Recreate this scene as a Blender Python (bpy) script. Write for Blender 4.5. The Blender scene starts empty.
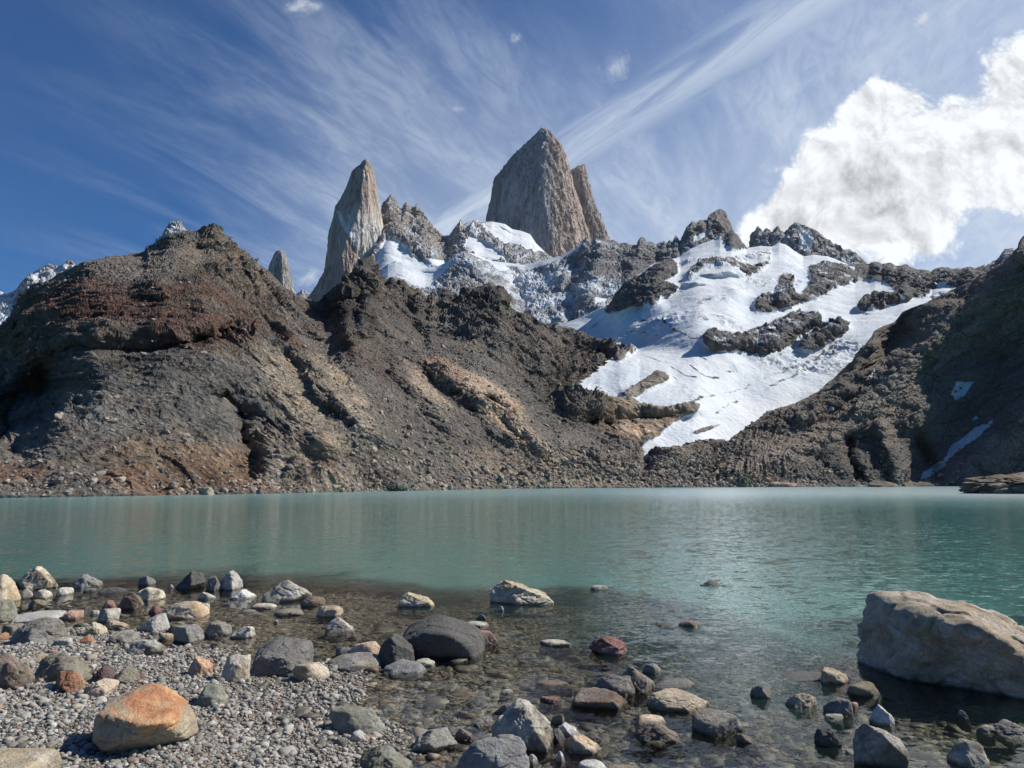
import bpy, math, random
import numpy as np
from mathutils import Vector

C = bpy.context.scene.collection
sc = bpy.context.scene
# ------------------------------------------------------------------ camera
F = 720.0; H = 2.0; PITCH = math.atan(98.5/720)
cam_d = bpy.data.cameras.new('camera'); cam = bpy.data.objects.new('camera', cam_d); C.objects.link(cam)
cam_d.sensor_width = 36; cam_d.lens = 36*F/1024; cam_d.clip_end = 20000; cam_d.clip_start = 0.1
cam.location = (0, 0, H); cam.rotation_euler = (math.radians(90)+PITCH, 0, 0)
sc.camera = cam
CP, SP = math.cos(PITCH), math.sin(PITCH)

# ------------------------------------------------------------------ light and exposure
SUN_AZ, SUN_EL = math.radians(72), math.radians(43)
SKY_STRENGTH, SUN_STRENGTH, EXPOSURE = 0.050, 5.0, 0.36
sc.view_settings.view_transform = 'Standard'; sc.view_settings.look = 'None'
sc.view_settings.exposure = EXPOSURE; sc.view_settings.gamma = 1
sc.view_settings.use_curve_mapping = False
sv = Vector((math.sin(SUN_AZ)*math.cos(SUN_EL), math.cos(SUN_AZ)*math.cos(SUN_EL), math.sin(SUN_EL)))
sl = bpy.data.lights.new('sun', 'SUN'); sl.energy = SUN_STRENGTH; sl.angle = math.radians(0.5); sl.color = (1.0, 0.94, 0.84)
so = bpy.data.objects.new('sun', sl); C.objects.link(so); so.rotation_euler = sv.to_track_quat('Z', 'Y').to_euler()
sc.cycles.use_denoising = True
sc.cycles.max_bounces = 6
sc.cycles.transparent_max_bounces = 8


class NT:
    """small helper to write node trees"""
    def __init__(s, nt):
        s.nt = nt
    def n(s, t, **k):
        nd = s.nt.nodes.new(t)
        for a, b in k.items(): setattr(nd, a, b)
        return nd
    def put(s, sock, v):
        if isinstance(v, bpy.types.NodeSocket): s.nt.links.new(v, sock)
        elif v is not None: sock.default_value = v
    def m(s, op, a, b=None, c=None, clamp=False):
        nd = s.n('ShaderNodeMath', operation=op, use_clamp=clamp)
        s.put(nd.inputs[0], a); s.put(nd.inputs[1], b)
        if c is not None: s.put(nd.inputs[2], c)
        return nd.outputs[0]
    def comb(s, x, y, z=0.0):
        nd = s.n('ShaderNodeCombineXYZ'); s.put(nd.inputs[0], x); s.put(nd.inputs[1], y); s.put(nd.inputs[2], z)
        return nd.outputs[0]
    def noise(s, vec, scale, detail=4, rough=0.55, dist=0.0, out=0):
        nd = s.n('ShaderNodeTexNoise'); s.put(nd.inputs['Vector'], vec); s.put(nd.inputs['Scale'], scale)
        nd.inputs['Detail'].default_value = detail; nd.inputs['Roughness'].default_value = rough
        nd.inputs['Distortion'].default_value = dist
        return nd.outputs[out]
    def ss(s, v, a, b, lo=0.0, hi=1.0):
        nd = s.n('ShaderNodeMapRange', interpolation_type='SMOOTHSTEP')
        s.put(nd.inputs[0], v); nd.inputs[1].default_value = a; nd.inputs[2].default_value = b
        nd.inputs[3].default_value = lo; nd.inputs[4].default_value = hi
        return nd.outputs[0]
    def mix(s, f, a, b, blend='MIX'):
        nd = s.n('ShaderNodeMix', data_type='RGBA', blend_type=blend)
        s.put(nd.inputs[0], f); s.put(nd.inputs[6], a); s.put(nd.inputs[7], b)
        return nd.outputs[2]


def tan_uv(px, py):
    xc, yc = (px-512)/F, (384-py)/F
    y = CP-yc*SP; z = SP+yc*CP
    return xc/y, z/y

# ------------------------------------------------------------------ world: sky with cirrus and a cumulus bank
w = bpy.data.worlds.new('World'); sc.world = w; w.use_nodes = True
N = NT(w.node_tree); w.node_tree.nodes.clear()
sky = N.n('ShaderNodeTexSky', sky_type='NISHITA'); sky.sun_disc = False
sky.sun_elevation = SUN_EL; sky.sun_rotation = SUN_AZ; sky.altitude = 1200
sky.air_density = 1.0; sky.dust_density = 0.6; sky.ozone_density = 1.6
tc = N.n('ShaderNodeTexCoord'); sep = N.n('ShaderNodeSeparateXYZ'); w.node_tree.links.new(tc.outputs['Generated'], sep.inputs[0])
dx, dy, dz = sep.outputs
zc = N.m('MAXIMUM', dz, 0.02)
zq = N.m('ADD', zc, 0.04)
X = N.m('DIVIDE', dx, zq); Y = N.m('DIVIDE', dy, zq)
def rot2(a):
    c, s_ = math.cos(a), math.sin(a)
    u = N.m('ADD', N.m('MULTIPLY', X, c), N.m('MULTIPLY', Y, s_))
    v = N.m('ADD', N.m('MULTIPLY', X, -s_), N.m('MULTIPLY', Y, c))
    return u, v
# broad fan of streaks
u1, v1 = rot2(math.atan2(1.09, .45))
str1 = N.noise(N.comb(N.m('MULTIPLY', u1, 0.9), N.m('MULTIPLY', v1, 3.2), 0.0), 1.1, 9, 0.62, 0.7)
big = N.noise(N.comb(X, Y, 3.0), 0.55, 3, 0.5, 0.3)
fine = N.noise(N.comb(N.m('MULTIPLY', u1, 3.0), N.m('MULTIPLY', v1, 9.0), 2.0), 2.0, 7, 0.65, 1.2)
c1 = N.m('MULTIPLY', N.ss(str1, 0.32, 0.70), N.ss(big, 0.22, 0.55))
c1 = N.m('MULTIPLY', c1, N.ss(fine, 0.3, 0.65, 0.45, 1.0))
# they thin out to the left of the view and thicken to the right
azm = N.m('DIVIDE', dx, N.m('MAXIMUM', dy, 0.05))
c1 = N.m('MULTIPLY', c1, N.ss(N.m('ADD', azm, N.m('MULTIPLY', big, 0.3)), -0.62, 0.0, 0.10, 1.0))
# bright veil towards the sun side
veil = N.m('MULTIPLY', N.ss(azm, -0.25, 0.8, 0.0, 0.34), N.ss(N.noise(N.comb(N.m('MULTIPLY', u1, .8), N.m('MULTIPLY', v1, 2.2), 7.), 0.8, 5, .55, .6), 0.25, 0.75, 0.5, 1.0))
low = N.ss(dz, 0.28, 0.62, 0.42, 0.0)
veil = N.m('ADD', veil, N.m('MULTIPLY', low, N.ss(azm, -0.5, -0.1)))
# long bright band
A0, A1 = (-.22, 2.46), (.54, 1.38)
ang = math.atan2(A1[1]-A0[1], A1[0]-A0[0]); cu, su = math.cos(ang), math.sin(ang)
u2, v2 = rot2(ang)
v0 = -su*A0[0]+cu*A0[1]; u0 = cu*A0[0]+su*A0[1]
bn = N.noise(N.comb(N.m('MULTIPLY', u2, 1.2), N.m('MULTIPLY', v2, 7.0), 5.0), 1.6, 6, 0.62, 0.8)
dv = N.m('ABSOLUTE', N.m('ADD', N.m('SUBTRACT', v2, v0), N.m('MULTIPLY', N.m('SUBTRACT', bn, 0.5), 0.16)))
band = N.m('MULTIPLY', N.ss(dv, 0.0, 0.13, 1.0, 0.0), N.ss(bn, 0.30, 0.62, 0.25, 0.9))
band = N.m('MULTIPLY', band, N.ss(u2, u0-0.9, u0-0.05))
cir = N.m('MAXIMUM', N.m('MULTIPLY', c1, 0.44), N.m('MULTIPLY', band, 0.62))
cir = N.m('MULTIPLY', N.m('ADD', cir, veil, clamp=True), N.ss(dy, -0.1, 0.35))
front = N.ss(dy, 0.05, 0.15)
# cumulus bank and small puffs: lobes in direction space, broken by noise
U = N.m('DIVIDE', dx, N.m('MAXIMUM', dy, 0.05)); V = N.m('DIVIDE', dz, N.m('MAXIMUM', dy, 0.05))
wn = N.noise(N.comb(U, V, 0.0), 5.0, 3, 0.5, 0.0, out=1)
wsep = N.n('ShaderNodeSeparateXYZ'); w.node_tree.links.new(wn, wsep.inputs[0])
Uw = N.m('ADD', U, N.m('MULTIPLY', N.m('SUBTRACT', wsep.outputs[0], .5), 0.09))
Vw = N.m('ADD', V, N.m('MULTIPLY', N.m('SUBTRACT', wsep.outputs[1], .5), 0.09))
def lobe(px, py, rx, ry, rot=0.0):
    u, v = tan_uv(px, py); ru, rv = rx/F, ry/F*1.08
    a = N.m('SUBTRACT', Uw, u); b = N.m('SUBTRACT', Vw, v)
    c, s_ = math.cos(rot), math.sin(rot)
    a2 = N.m('ADD', N.m('MULTIPLY', a, c/ru), N.m('MULTIPLY', b, s_/ru))
    b2 = N.m('ADD', N.m('MULTIPLY', a, -s_/rv), N.m('MULTIPLY', b, c/rv))
    r = N.m('SQRT', N.m('ADD', N.m('MULTIPLY', a2, a2), N.m('MULTIPLY', b2, b2)))
    return N.m('SUBTRACT', 1.0, r)
lobes = [(800, 212, 66, 42, 0.5), (862, 178, 95, 62, .35), (880, 215, 100, 48, 0.0), (960, 158, 105, 66, .3), (1050, 118, 105, 72, .4),
         (880, 120, 55, 40, .6), (1150, 100, 140, 90, .2), (1060, 170, 110, 45, 0.15), (1200, 200, 130, 60, 0)]
dens = None
for L in lobes:
    q = lobe(*L); dens = q if dens is None else N.n('ShaderNodeMath', operation='SMOOTH_MAX') if False else N.m('MAXIMUM', dens, q)
cn = N.noise(N.comb(U, V, 1.0), 7.5, 12, 0.60, 0.1)
cnL = N.noise(N.comb(N.m('ADD', U, 0.02), N.m('ADD', V, 0.026), 1.0), 7.5, 12, 0.60, 0.1)
def billow(uo, vo):
    tot = None
    for sc_b, am_, zz_ in ((6.0, 1.0, 1.0), (13.0, .52, 4.0), (29.0, .36, 7.0), (62.0, .24, 9.0), (130.0, .14, 11.0)):
        q_ = N.m('MULTIPLY', N.m('ABSOLUTE', N.m('SUBTRACT', N.noise(N.comb(N.m('ADD', Uw, uo), N.m('ADD', Vw, vo), zz_), sc_b, 0, .5, 0), .5)), 2*am_)
        tot = q_ if tot is None else N.m('ADD', tot, q_)
    return tot
bw, bwL = billow(0, 0), billow(.010, .014)
cn = N.m('ADD', N.m('MULTIPLY', cn, .5), N.m('MULTIPLY', bw, .55)); cnL = N.m('ADD', N.m('MULTIPLY', cnL, .5), N.m('MULTIPLY', bwL, .55))
dn = N.m('ADD', dens, N.m('MULTIPLY', N.m('SUBTRACT', cn, 0.46), 1.1))
cum = N.ss(dn, -0.08, 0.16)
cum = N.m('MULTIPLY', cum, front)
relief = N.m('MULTIPLY', N.m('SUBTRACT', cn, cnL), 1.4)
thick = N.ss(dn, 0.10, 0.85)
su_, sv_ = tan_uv(870, 205)
du = N.m('MULTIPLY', N.m('SUBTRACT', U, su_), 5.0); dvv = N.m('MULTIPLY', N.m('SUBTRACT', V, sv_), 8.0)
belly = N.m('SUBTRACT', 1.0, N.m('SQRT', N.m('ADD', N.m('MULTIPLY', du, du), N.m('MULTIPLY', dvv, dvv))))
belly = N.ss(belly, -0.2, 0.7)
bright = N.m('SUBTRACT', 1.0, N.m('MULTIPLY', thick, N.m('ADD', 0.08, N.m('MULTIPLY', belly, 0.22))))  # grey belly and sunward relief: cloud shading painted into its brightness
bright = N.m('ADD', bright, relief)
bright = N.m('MINIMUM', N.m('MAXIMUM', bright, 0.52), 1.04)
# puffs
puf = None
for L in [(302, 284, 40, 13, 0.0), (460, 107, 15, 10, .3), (313, 3, 34, 14, .2), (612, 62, 22, 14, .7), (515, 40, 11, 10, 0), (918, 15, 14, 7, .4), (590, -3, 20, 8, 0)]:
    q = lobe(*L); puf = q if puf is None else N.m('MAXIMUM', puf, q)
pn = N.noise(N.comb(U, V, 4.0), 24.0, 6, 0.65, 0.4)
puf = N.m('MULTIPLY', N.ss(N.m('ADD', puf, N.m('MULTIPLY', N.m('SUBTRACT', pn, .5), 3.2)), 0.15, 1.6, 0.0, 0.75), front)
skyv = N.mix(1.0, sky.outputs[0], (0.30, 0.84, 1.42, 1), 'MULTIPLY')
col = N.mix(cir, skyv, (9.4, 10.8, 12.8, 1))
col = N.mix(puf, col, (12, 12.6, 13.4, 1))
cc = N.n('ShaderNodeVectorMath', operation='SCALE'); cc.inputs[0].default_value = (14.8, 15.2, 15.7); N.put(cc.inputs['Scale'], bright)
col = N.mix(cum, col, cc.outputs[0])
bg = N.n('ShaderNodeBackground'); N.put(bg.inputs[0], col); bg.inputs[1].default_value = SKY_STRENGTH
wo = N.n('ShaderNodeOutputWorld'); w.node_tree.links.new(bg.outputs[0], wo.inputs[0])

# ------------------------------------------------------------------ numeric noise
rng = np.random.RandomState(7)
PERM = np.concatenate([rng.permutation(256)]*3).astype(np.int64)
GR = np.array([(1,1,0),(-1,1,0),(1,-1,0),(-1,-1,0),(1,0,1),(-1,0,1),(1,0,-1),(-1,0,-1),(0,1,1),(0,-1,1),(0,1,-1),(0,-1,-1),(1,1,0),(-1,1,0),(0,-1,1),(0,-1,-1)], float)
def perlin(P):
    I = np.floor(P).astype(np.int64); f = P-I; I &= 255
    u = f*f*f*(f*(f*6-15)+10)
    out = 0
    for i in (0, 1):
        a = PERM[(I[:, 0]+i) & 255]; wx = u[:, 0] if i else 1-u[:, 0]
        for j in (0, 1):
            b = PERM[a+((I[:, 1]+j) & 255)]; wy = u[:, 1] if j else 1-u[:, 1]
            for k in (0, 1):
                g = GR[PERM[b+((I[:, 2]+k) & 255)] & 15]; wz = u[:, 2] if k else 1-u[:, 2]
                out = out+wx*wy*wz*(g[:, 0]*(f[:, 0]-i)+g[:, 1]*(f[:, 1]-j)+g[:, 2]*(f[:, 2]-k))
    return out
def fbm(P, size, octv=4, gain=0.5, ridged=False, off=0.0):
    out = 0; a = 1.0; q = P/size+off; tot = 0
    for _ in range(octv):
        n = perlin(q)
        if ridged: n = 1-2*np.abs(n)*1.4
        out = out+a*n; tot += a; a *= gain; q = q*2.03+17.3
    return out/tot
def cells(P, size, off=0.0):
    """blocky fracture: each Voronoi cell has its own offset and tilt; returns offset, edge distance"""
    q = P/size+off; I = np.floor(q).astype(np.int64)
    best = np.full(len(P), 9.0); sec = np.full(len(P), 9.0); val = np.zeros(len(P))
    for i in (-1, 0, 1):
        for j in (-1, 0, 1):
            for k in (-1, 0, 1):
                J = I+np.array((i, j, k)); h = PERM[PERM[PERM[J[:, 0] & 255]+(J[:, 1] & 255)]+(J[:, 2] & 255)]
                c = J+np.stack([PERM[h]/255., PERM[h+57]/255., PERM[h+131]/255.], 1)
                d = q-c; r = np.sqrt((d*d).sum(1))
                t = np.stack([PERM[h+11]/255.-.5, PERM[h+23]/255.-.5, PERM[h+37]/255.-.5], 1)
                v = (PERM[h+91]/255.-.5)+2.2*(d*t).sum(1)
                m = r < best
                sec = np.where(m, best, np.minimum(sec, r)); val = np.where(m, v, val); best = np.where(m, r, best)
    return val, sec-best
def sstep(x, a, b):
    t = np.clip((x-a)/(b-a), 0, 1); return t*t*(3-2*t)
def ray(px, py):
    xc, yc = (np.asarray(px, float)-512)/F, (384-np.asarray(py, float))/F
    y = CP-yc*SP; z = SP+yc*CP
    return xc/y, z/y      # x and z slope per unit of forward distance
def at(px, py, Yd):
    a, b = ray(px, py); Yd = np.asarray(Yd, float)
    return np.stack([a*Yd, Yd+0*a, H+b*Yd], -1)
def ground(px, py, z=0.0):
    a, b = ray(px, py); Yd = (z-H)/b
    return np.stack([a*Yd, Yd, z+0*Yd], -1)
def inpoly(px, py, poly):
    ins = np.zeros(px.shape, bool); n = len(poly)
    for i in range(n):
        x1, y1 = poly[i]; x2, y2 = poly[(i+1) % n]
        if y1 == y2: continue
        c = ((y1 > py) != (y2 > py)) & (px < (x2-x1)*(py-y1)/(y2-y1)+x1)
        ins ^= c
    return ins

# ------------------------------------------------------------------ mesh helpers
def link(name, me, mat=None, parent=None):
    o = bpy.data.objects.new(name, me); C.objects.link(o)
    if mat: me.materials.append(mat)
    if parent: o.parent = parent
    return o
def mesh_np(name, V, Fq, smooth=True):
    me = bpy.data.meshes.new(name); V = np.ascontiguousarray(V, np.float32); Fq = np.ascontiguousarray(Fq, np.int32)
    k = Fq.shape[1]
    me.vertices.add(len(V)); me.vertices.foreach_set('co', V.ravel())
    me.loops.add(Fq.size); me.loops.foreach_set('vertex_index', Fq.ravel())
    me.polygons.add(len(Fq)); me.polygons.foreach_set('loop_start', np.arange(0, Fq.size, k, dtype=np.int32))
    me.polygons.foreach_set('loop_total', np.full(len(Fq), k, np.int32))
    me.polygons.foreach_set('use_smooth', np.full(len(Fq), smooth, bool))
    me.update(calc_edges=True); me.validate()
    return me
def vattr(me, name, arr):
    a = me.color_attributes.new(name, 'FLOAT_COLOR', 'POINT')
    if arr.ndim == 1: arr = np.stack([arr]*3, 1)
    arr = np.concatenate([arr, np.ones((len(arr), 1))], 1)
    a.data.foreach_set('color', np.ascontiguousarray(arr, np.float32).ravel())
def grid_faces(R, K):
    i = np.arange(R*K).reshape(R, K)
    return np.stack([i[:-1, :-1].ravel(), i[:-1, 1:].ravel(), i[1:, 1:].ravel(), i[1:, :-1].ravel()], 1)
def grid_normals(P):
    a = np.gradient(P, axis=1); b = np.gradient(P, axis=0)
    n = np.cross(a, b); n /= np.linalg.norm(n, axis=2, keepdims=True)+1e-9
    return n
def struct(o, kind='structure'):
    o['kind'] = kind; return o

# ------------------------------------------------------------------ materials
def mat_new(name):
    m = bpy.data.materials.new(name); m.use_nodes = True; m.node_tree.nodes.clear(); return m, NT(m.node_tree)
def bumpn(N, h, strength, dist):
    b = N.n('ShaderNodeBump'); N.put(b.inputs['Height'], h); b.inputs['Strength'].default_value = strength; b.inputs['Distance'].default_value = dist
    return b
def attr(N, name):
    a = N.n('ShaderNodeAttribute', attribute_name=name); return a.outputs['Color']
def out(N, sh):
    o = N.n('ShaderNodeOutputMaterial'); N.nt.links.new(sh, o.inputs[0])
def terrain_mat(name, size, bump=0.8, wide=.08):
    """rock whose colour comes from the painted rock types, crag shade included, with snow where the snow attribute says so"""
    m, N = mat_new(name); g = N.n('ShaderNodeNewGeometry'); P = g.outputs['Position']
    base = attr(N, 'rock'); snow = N.m('MULTIPLY', attr(N, 'snow'), 1.0)
    n1 = N.noise(P, 1.0/size, 8, 0.68); n2 = N.noise(P, 0.22/size, 5, 0.6, 0.4)
    vo = N.n('ShaderNodeTexVoronoi', feature='F1'); N.put(vo.inputs['Vector'], P); vo.inputs['Scale'].default_value = 1.6/size
    vs = N.n('ShaderNodeSeparateColor'); N.put(vs.inputs[0], vo.outputs['Color'])
    k = N.m('ADD', N.m('MULTIPLY', N.m('SUBTRACT', n1, .5), 2.8), 1.0)
    k = N.m('MULTIPLY', k, N.m('ADD', 0.72, N.m('MULTIPLY', n2, 0.56)))
    k = N.m('MULTIPLY', k, N.m('ADD', 0.80, N.m('MULTIPLY', vs.outputs[0], 0.42)))
    kk = N.n('ShaderNodeVectorMath', operation='SCALE'); N.put(kk.inputs[0], base); N.put(kk.inputs['Scale'], N.m('MAXIMUM', k, 0.15))
    hs = N.n('ShaderNodeMix', data_type='RGBA'); N.put(hs.inputs[0], N.ss(n2, 0.45, 0.7)); N.put(hs.inputs[6], kk.outputs[0])
    N.put(hs.inputs[7], N.mix(1.0, kk.outputs[0], (1.12, 0.98, 0.86, 1), 'MULTIPLY'))
    sn = N.ss(N.m('ADD', snow, N.m('MULTIPLY', N.m('SUBTRACT', n1, .5), 1.1)), 0.5-wide, 0.5+wide)
    dirt = N.noise(P, 0.5/size, 6, 0.7)
    sc_ = N.mix(N.ss(dirt, 0.5, 0.8), (0.58, 0.61, 0.645, 1), (0.42, 0.47, 0.52, 1))
    sc_ = N.mix(N.ss(N.noise(P, 0.09/size, 5, .6, .6), .42, .68, 0, .8), sc_, (.41, .475, .54, 1))
    col = N.mix(sn, hs.outputs[2], sc_)
    hgt = N.m('MULTIPLY', N.m('ADD', n1, N.m('MULTIPLY', vo.outputs['Distance'], 0.5)), N.m('SUBTRACT', 1.0, N.m('MULTIPLY', sn, 0.85)))
    b = bumpn(N, hgt, bump, size*1.3)
    p = N.n('ShaderNodeBsdfPrincipled'); N.put(p.inputs['Base Color'], col); p.inputs['Roughness'].default_value = 0.88
    p.inputs['Specular IOR Level'].default_value = 0.25; N.put(p.inputs['Normal'], b.outputs[0])
    out(N, p.outputs[0]); return m

def interp(pts, x):
    pts = sorted(pts); return np.interp(x, [p[0] for p in pts], [p[1] for p in pts])
def seg_feature(px, py, f):
    """raised rib or hollow along a polyline; f=(points, half width px, amplitude)"""
    pts, hw, amp = f; d = np.full(px.shape, 1e9)
    for (x1, y1), (x2, y2) in zip(pts[:-1], pts[1:]):
        L = (x2-x1)**2+(y2-y1)**2
        t = np.clip(((px-x1)*(x2-x1)+(py-y1)*(y2-y1))/L, 0, 1)
        d = np.minimum(d, np.hypot(px-x1-t*(x2-x1), py-y1-t*(y2-y1)))
    return amp*np.exp(-(d/hw)**2*1.2)
def blend_col(px, py, base, blobs, warp):
    col = np.ones(px.shape+(3,))*np.array(base)
    for (cx, cy, rx, ry, rot, c, s) in blobs:
        a = math.radians(rot); ux = (px-cx)*math.cos(a)+(py-cy)*math.sin(a); uy = -(px-cx)*math.sin(a)+(py-cy)*math.cos(a)
        r = np.sqrt((ux/rx)**2+(uy/ry)**2)+warp
        k = (s*(1-sstep(r, 0.65, 1.15)))[..., None]
        col = col*(1-k)+np.array(c)*k
    return col

def sheet(name, px, top, bottom, Yb, Yt, rows, back, mat, disp, tpow=1.0, post=None, paint=None, keep=None, snowf=None, backdrop=0.35, weight=None, smooth=38, smb=False):
    """terrain from foot line to crest line with its far side falling away behind the crest"""
    K = len(px); t = np.linspace(0, 1, rows)
    if weight: t = t**weight
    PX = np.repeat(px[None], rows, 0)
    ks = np.exp(-np.linspace(-2, 2, 2*smooth+1)**2); ks /= ks.sum()
    tsm = np.convolve(np.pad(top, smooth, 'edge'), ks, 'valid'); Yts = np.convolve(np.pad(Yt, smooth, 'edge'), ks, 'valid')
    tsm = np.maximum(tsm, top-8); tsm = np.where(top > tsm+40, top, tsm)
    ht = np.maximum(bottom-tsm, 1.0); wt = np.exp(-(1-t[:, None])*ht[None]/(12.0+1.6*np.maximum(0, top-tsm))[None])
    PY = bottom[None]+(tsm-bottom)[None]*t[:, None]+(top-tsm)[None]*wt; Yt = Yts
    if smb: Yb = np.convolve(np.pad(Yb, smooth, 'edge'), ks, 'valid')
    tt = t[:, None]**tpow
    invY = (1/Yb)[None]*(1-tt)+(1/Yt)[None]*tt
    YD = 1/invY
    if post is not None: YD = post(PX, PY, YD, t[:, None]+0*PX)
    P = at(PX, PY, YD)
    n = grid_normals(P); P0 = P.copy()
    flat = P.reshape(-1, 3)
    D, ND = disp(PX, PY, YD, flat, n)          # D: relative move along the sight line; ND: metres along the normal
    P = at(PX, PY, YD*(1+D))
    n = grid_normals(P); P = P+n*ND[..., None]
    col, snow = paint(PX, PY, P, n)
    # far side
    B = []
    for j in range(1, back+1):
        q = P[-1].copy(); f = (j/back)**1.5
        q[:, 1] += Yt*0.30*f; q[:, 0] *= (1+0.30*f); q[:, 2] -= (q[:, 2])*min(1.0, f*backdrop*2.2)
        q[:, 2] += fbm(q, np.mean(Yt)*0.04, 3)*np.mean(Yt)*0.012*f
        B.append(q)
    sk = P[:1].copy(); sk[..., 2] -= 6.0; sk[..., 1] += 3.0
    P = np.concatenate([sk, P, np.array(B)], 0)
    col = np.concatenate([col[:1], col], 0); snow = np.concatenate([snow[:1], snow], 0)
    col = np.concatenate([col, np.repeat(col[-1:], back, 0)], 0); snow = np.concatenate([snow, np.repeat(snow[-1:], back, 0)], 0)
    Fq = grid_faces(P.shape[0], K)
    if keep is not None:
        kp = keep(PX, PY); kp = np.concatenate([kp[:1], kp, np.ones((back, K), bool)], 0).ravel()
        Fq = Fq[kp[Fq].all(1)]
    me = mesh_np(name, P.reshape(-1, 3), Fq, name == 'glacier')
    vattr(me, 'rock', col.reshape(-1, 3)); vattr(me, 'snow', snow.reshape(-1))
    return struct(link(name, me, mat))

def fp(P): return P.reshape(-1, 3)
# ================================================================== near hillside, apron and right-hand slope
shore = [(-260, 501), (0, 498), (60, 497.2), (150, 495.6), (250, 494), (300, 493), (400, 491), (500, 489), (600, 488), (700, 487.3), (800, 486.8), (900, 486.4), (1024, 486.1), (1300, 485.6)]
ridge = [(-260, 390), (-60, 352), (0, 337), (8, 330), (12, 318), (20, 305), (30, 291), (33, 286), (50, 282), (65, 275), (75, 269), (85, 264), (107, 257), (135, 255), (145, 253), (149, 246), (153, 245), (160, 242), (165, 238), (170, 235), (185, 231), (200, 232), (205, 228), (212, 226.5), (222, 234), (229, 240), (240, 250), (253, 262), (267, 272), (281, 287), (299, 298), (315, 303), (320, 301), (328, 294), (338, 288), (343, 280), (350, 277), (353, 274), (356, 266), (359, 262), (362, 268), (366, 260), (369, 266), (371, 276), (377, 273), (384, 282), (390, 281), (396, 286), (402, 284), (408, 293), (418, 290), (427, 301), (432, 294), (439, 299), (446, 292), (453, 299), (459, 297), (464, 291), (470, 290), (478, 289), (484, 291), (490, 288), (496, 290), (502, 295), (505, 304), (509, 309), (525, 317), (545, 325), (560, 327), (572, 329), (591, 339), (610, 341), (625, 345), (636, 348), (641, 445), (650, 447), (680, 447), (693, 442), (712, 440), (730, 440), (740, 432), (755, 422), (768, 412), (785, 407), (800, 402), (818, 392), (828, 382), (853, 362), (860, 351), (868, 342), (875, 331), (885, 326), (895, 322), (903, 312), (915, 307), (928, 302), (940, 296), (955, 290), (965, 285), (973, 282), (980, 275), (988, 272), (997, 265), (1003, 262), (1012, 255), (1018, 251), (1020, 242), (1023, 237), (1040, 228), (1080, 205), (1150, 180), (1300, 160)]
ridge = sorted(ridge)
rY = [(-260, 420), (-60, 340), (0, 300), (50, 265), (145, 285), (212, 320), (300, 410), (330, 450), (366, 480), (500, 560), (591, 640), (636, 700), (642, 350), (712, 375), (760, 425), (828, 500), (868, 535), (903, 550), (955, 548), (1023, 520), (1300, 380)]
px = np.concatenate([np.linspace(-260, -20, 110), np.linspace(-19, 1044, 1330), np.linspace(1046, 1300, 110)])
top = interp(ridge, px); bot = interp(shore, px); Yt = interp(rY, px)
Yb = ground(px, bot)[:, 1]
bot2 = bot+0.0
crags = [([(60, 412), (0, 446), (-60, 470)], 14, -0.10), ([(45, 385), (10, 425), (-60, 440)], 30, 0.42), ([(60, 405), (0, 440), (-60, 455)], 7, .18),
         ([(290, 345), (330, 400), (385, 440)], 13, -0.085), ([(255, 340), (300, 400), (340, 470)], 20, -0.05),
         ([(225, 400), (262, 430), (250, 470)], 10, 0.06), ([(295, 440), (350, 440), (400, 480)], 18, -0.06),
         ([(242, 420), (247, 440)], 8, 0.10), ([(440, 372), (500, 400), (545, 445)], 14, -0.06), ([(455, 396), (490, 404)], 5, 0.035),
         ([(400, 375), (450, 430)], 12, -0.035), ([(20, 330), (90, 300), (160, 290)], 14, -0.05), ([(60, 345), (140, 350), (230, 330)], 8, 0.05),
         ([(100, 330), (200, 325)], 10, -0.04), ([(240, 260), (320, 330)], 12, -0.05), ([(225, 240), (238, 275)], 6, 0.05), ([(200, 260), (270, 330)], 16, 0.03),
         ([(335, 300), (352, 285), (364, 270)], 10, -0.10), ([(340, 300), (352, 335)], 14, -0.07), ([(366, 265), (366, 330)], 8, -0.06), ([(400, 300), (420, 340)], 8, 0.03), ([(470, 292), (500, 300)], 8, -0.05),
         ([(580, 405), (640, 398), (700, 405)], 13, -0.10), ([(595, 425), (650, 432)], 8, 0.09), ([(560, 440), (620, 470), (700, 455)], 10, -0.04),
         ([(560, 345), (600, 360)], 10, 0.03), ([(500, 330), (560, 350), (600, 375)], 12, -0.03),
         ([(868, 345), (840, 385), (800, 410)], 12, -0.05), ([(905, 318), (870, 390), (800, 440), (720, 470)], 15, 0.05), ([(1020, 255), (930, 345), (830, 430), (740, 470)], 20, -0.06),
         ([(1060, 300), (980, 400), (920, 480)], 30, 0.07), ([(1060, 380), (1000, 440), (940, 486)], 22, -0.05), ([(880, 430), (900, 480)], 8, -0.05), ([(850, 440), (858, 485)], 7, 0.05), ([(915, 440), (935, 480)], 8, 0.05)]
def post_ab(PX, PY, YD, t):
    # bench behind the rim of the apron, on which the glacier tongue lies
    rim = np.interp(PX, [540, 572, 600, 620, 640, 1300], [405, 395, 401, 418, 446, 446])
    J = np.interp(PX, [540, 570, 585, 640, 652], [0, 0.16, 0.32, 0.34, 0.0])
    YD = YD*(1+J*sstep(rim-PY, -1, 5)*(1-0.6*sstep(rim-PY, 36, 60)))
    return YD
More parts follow.
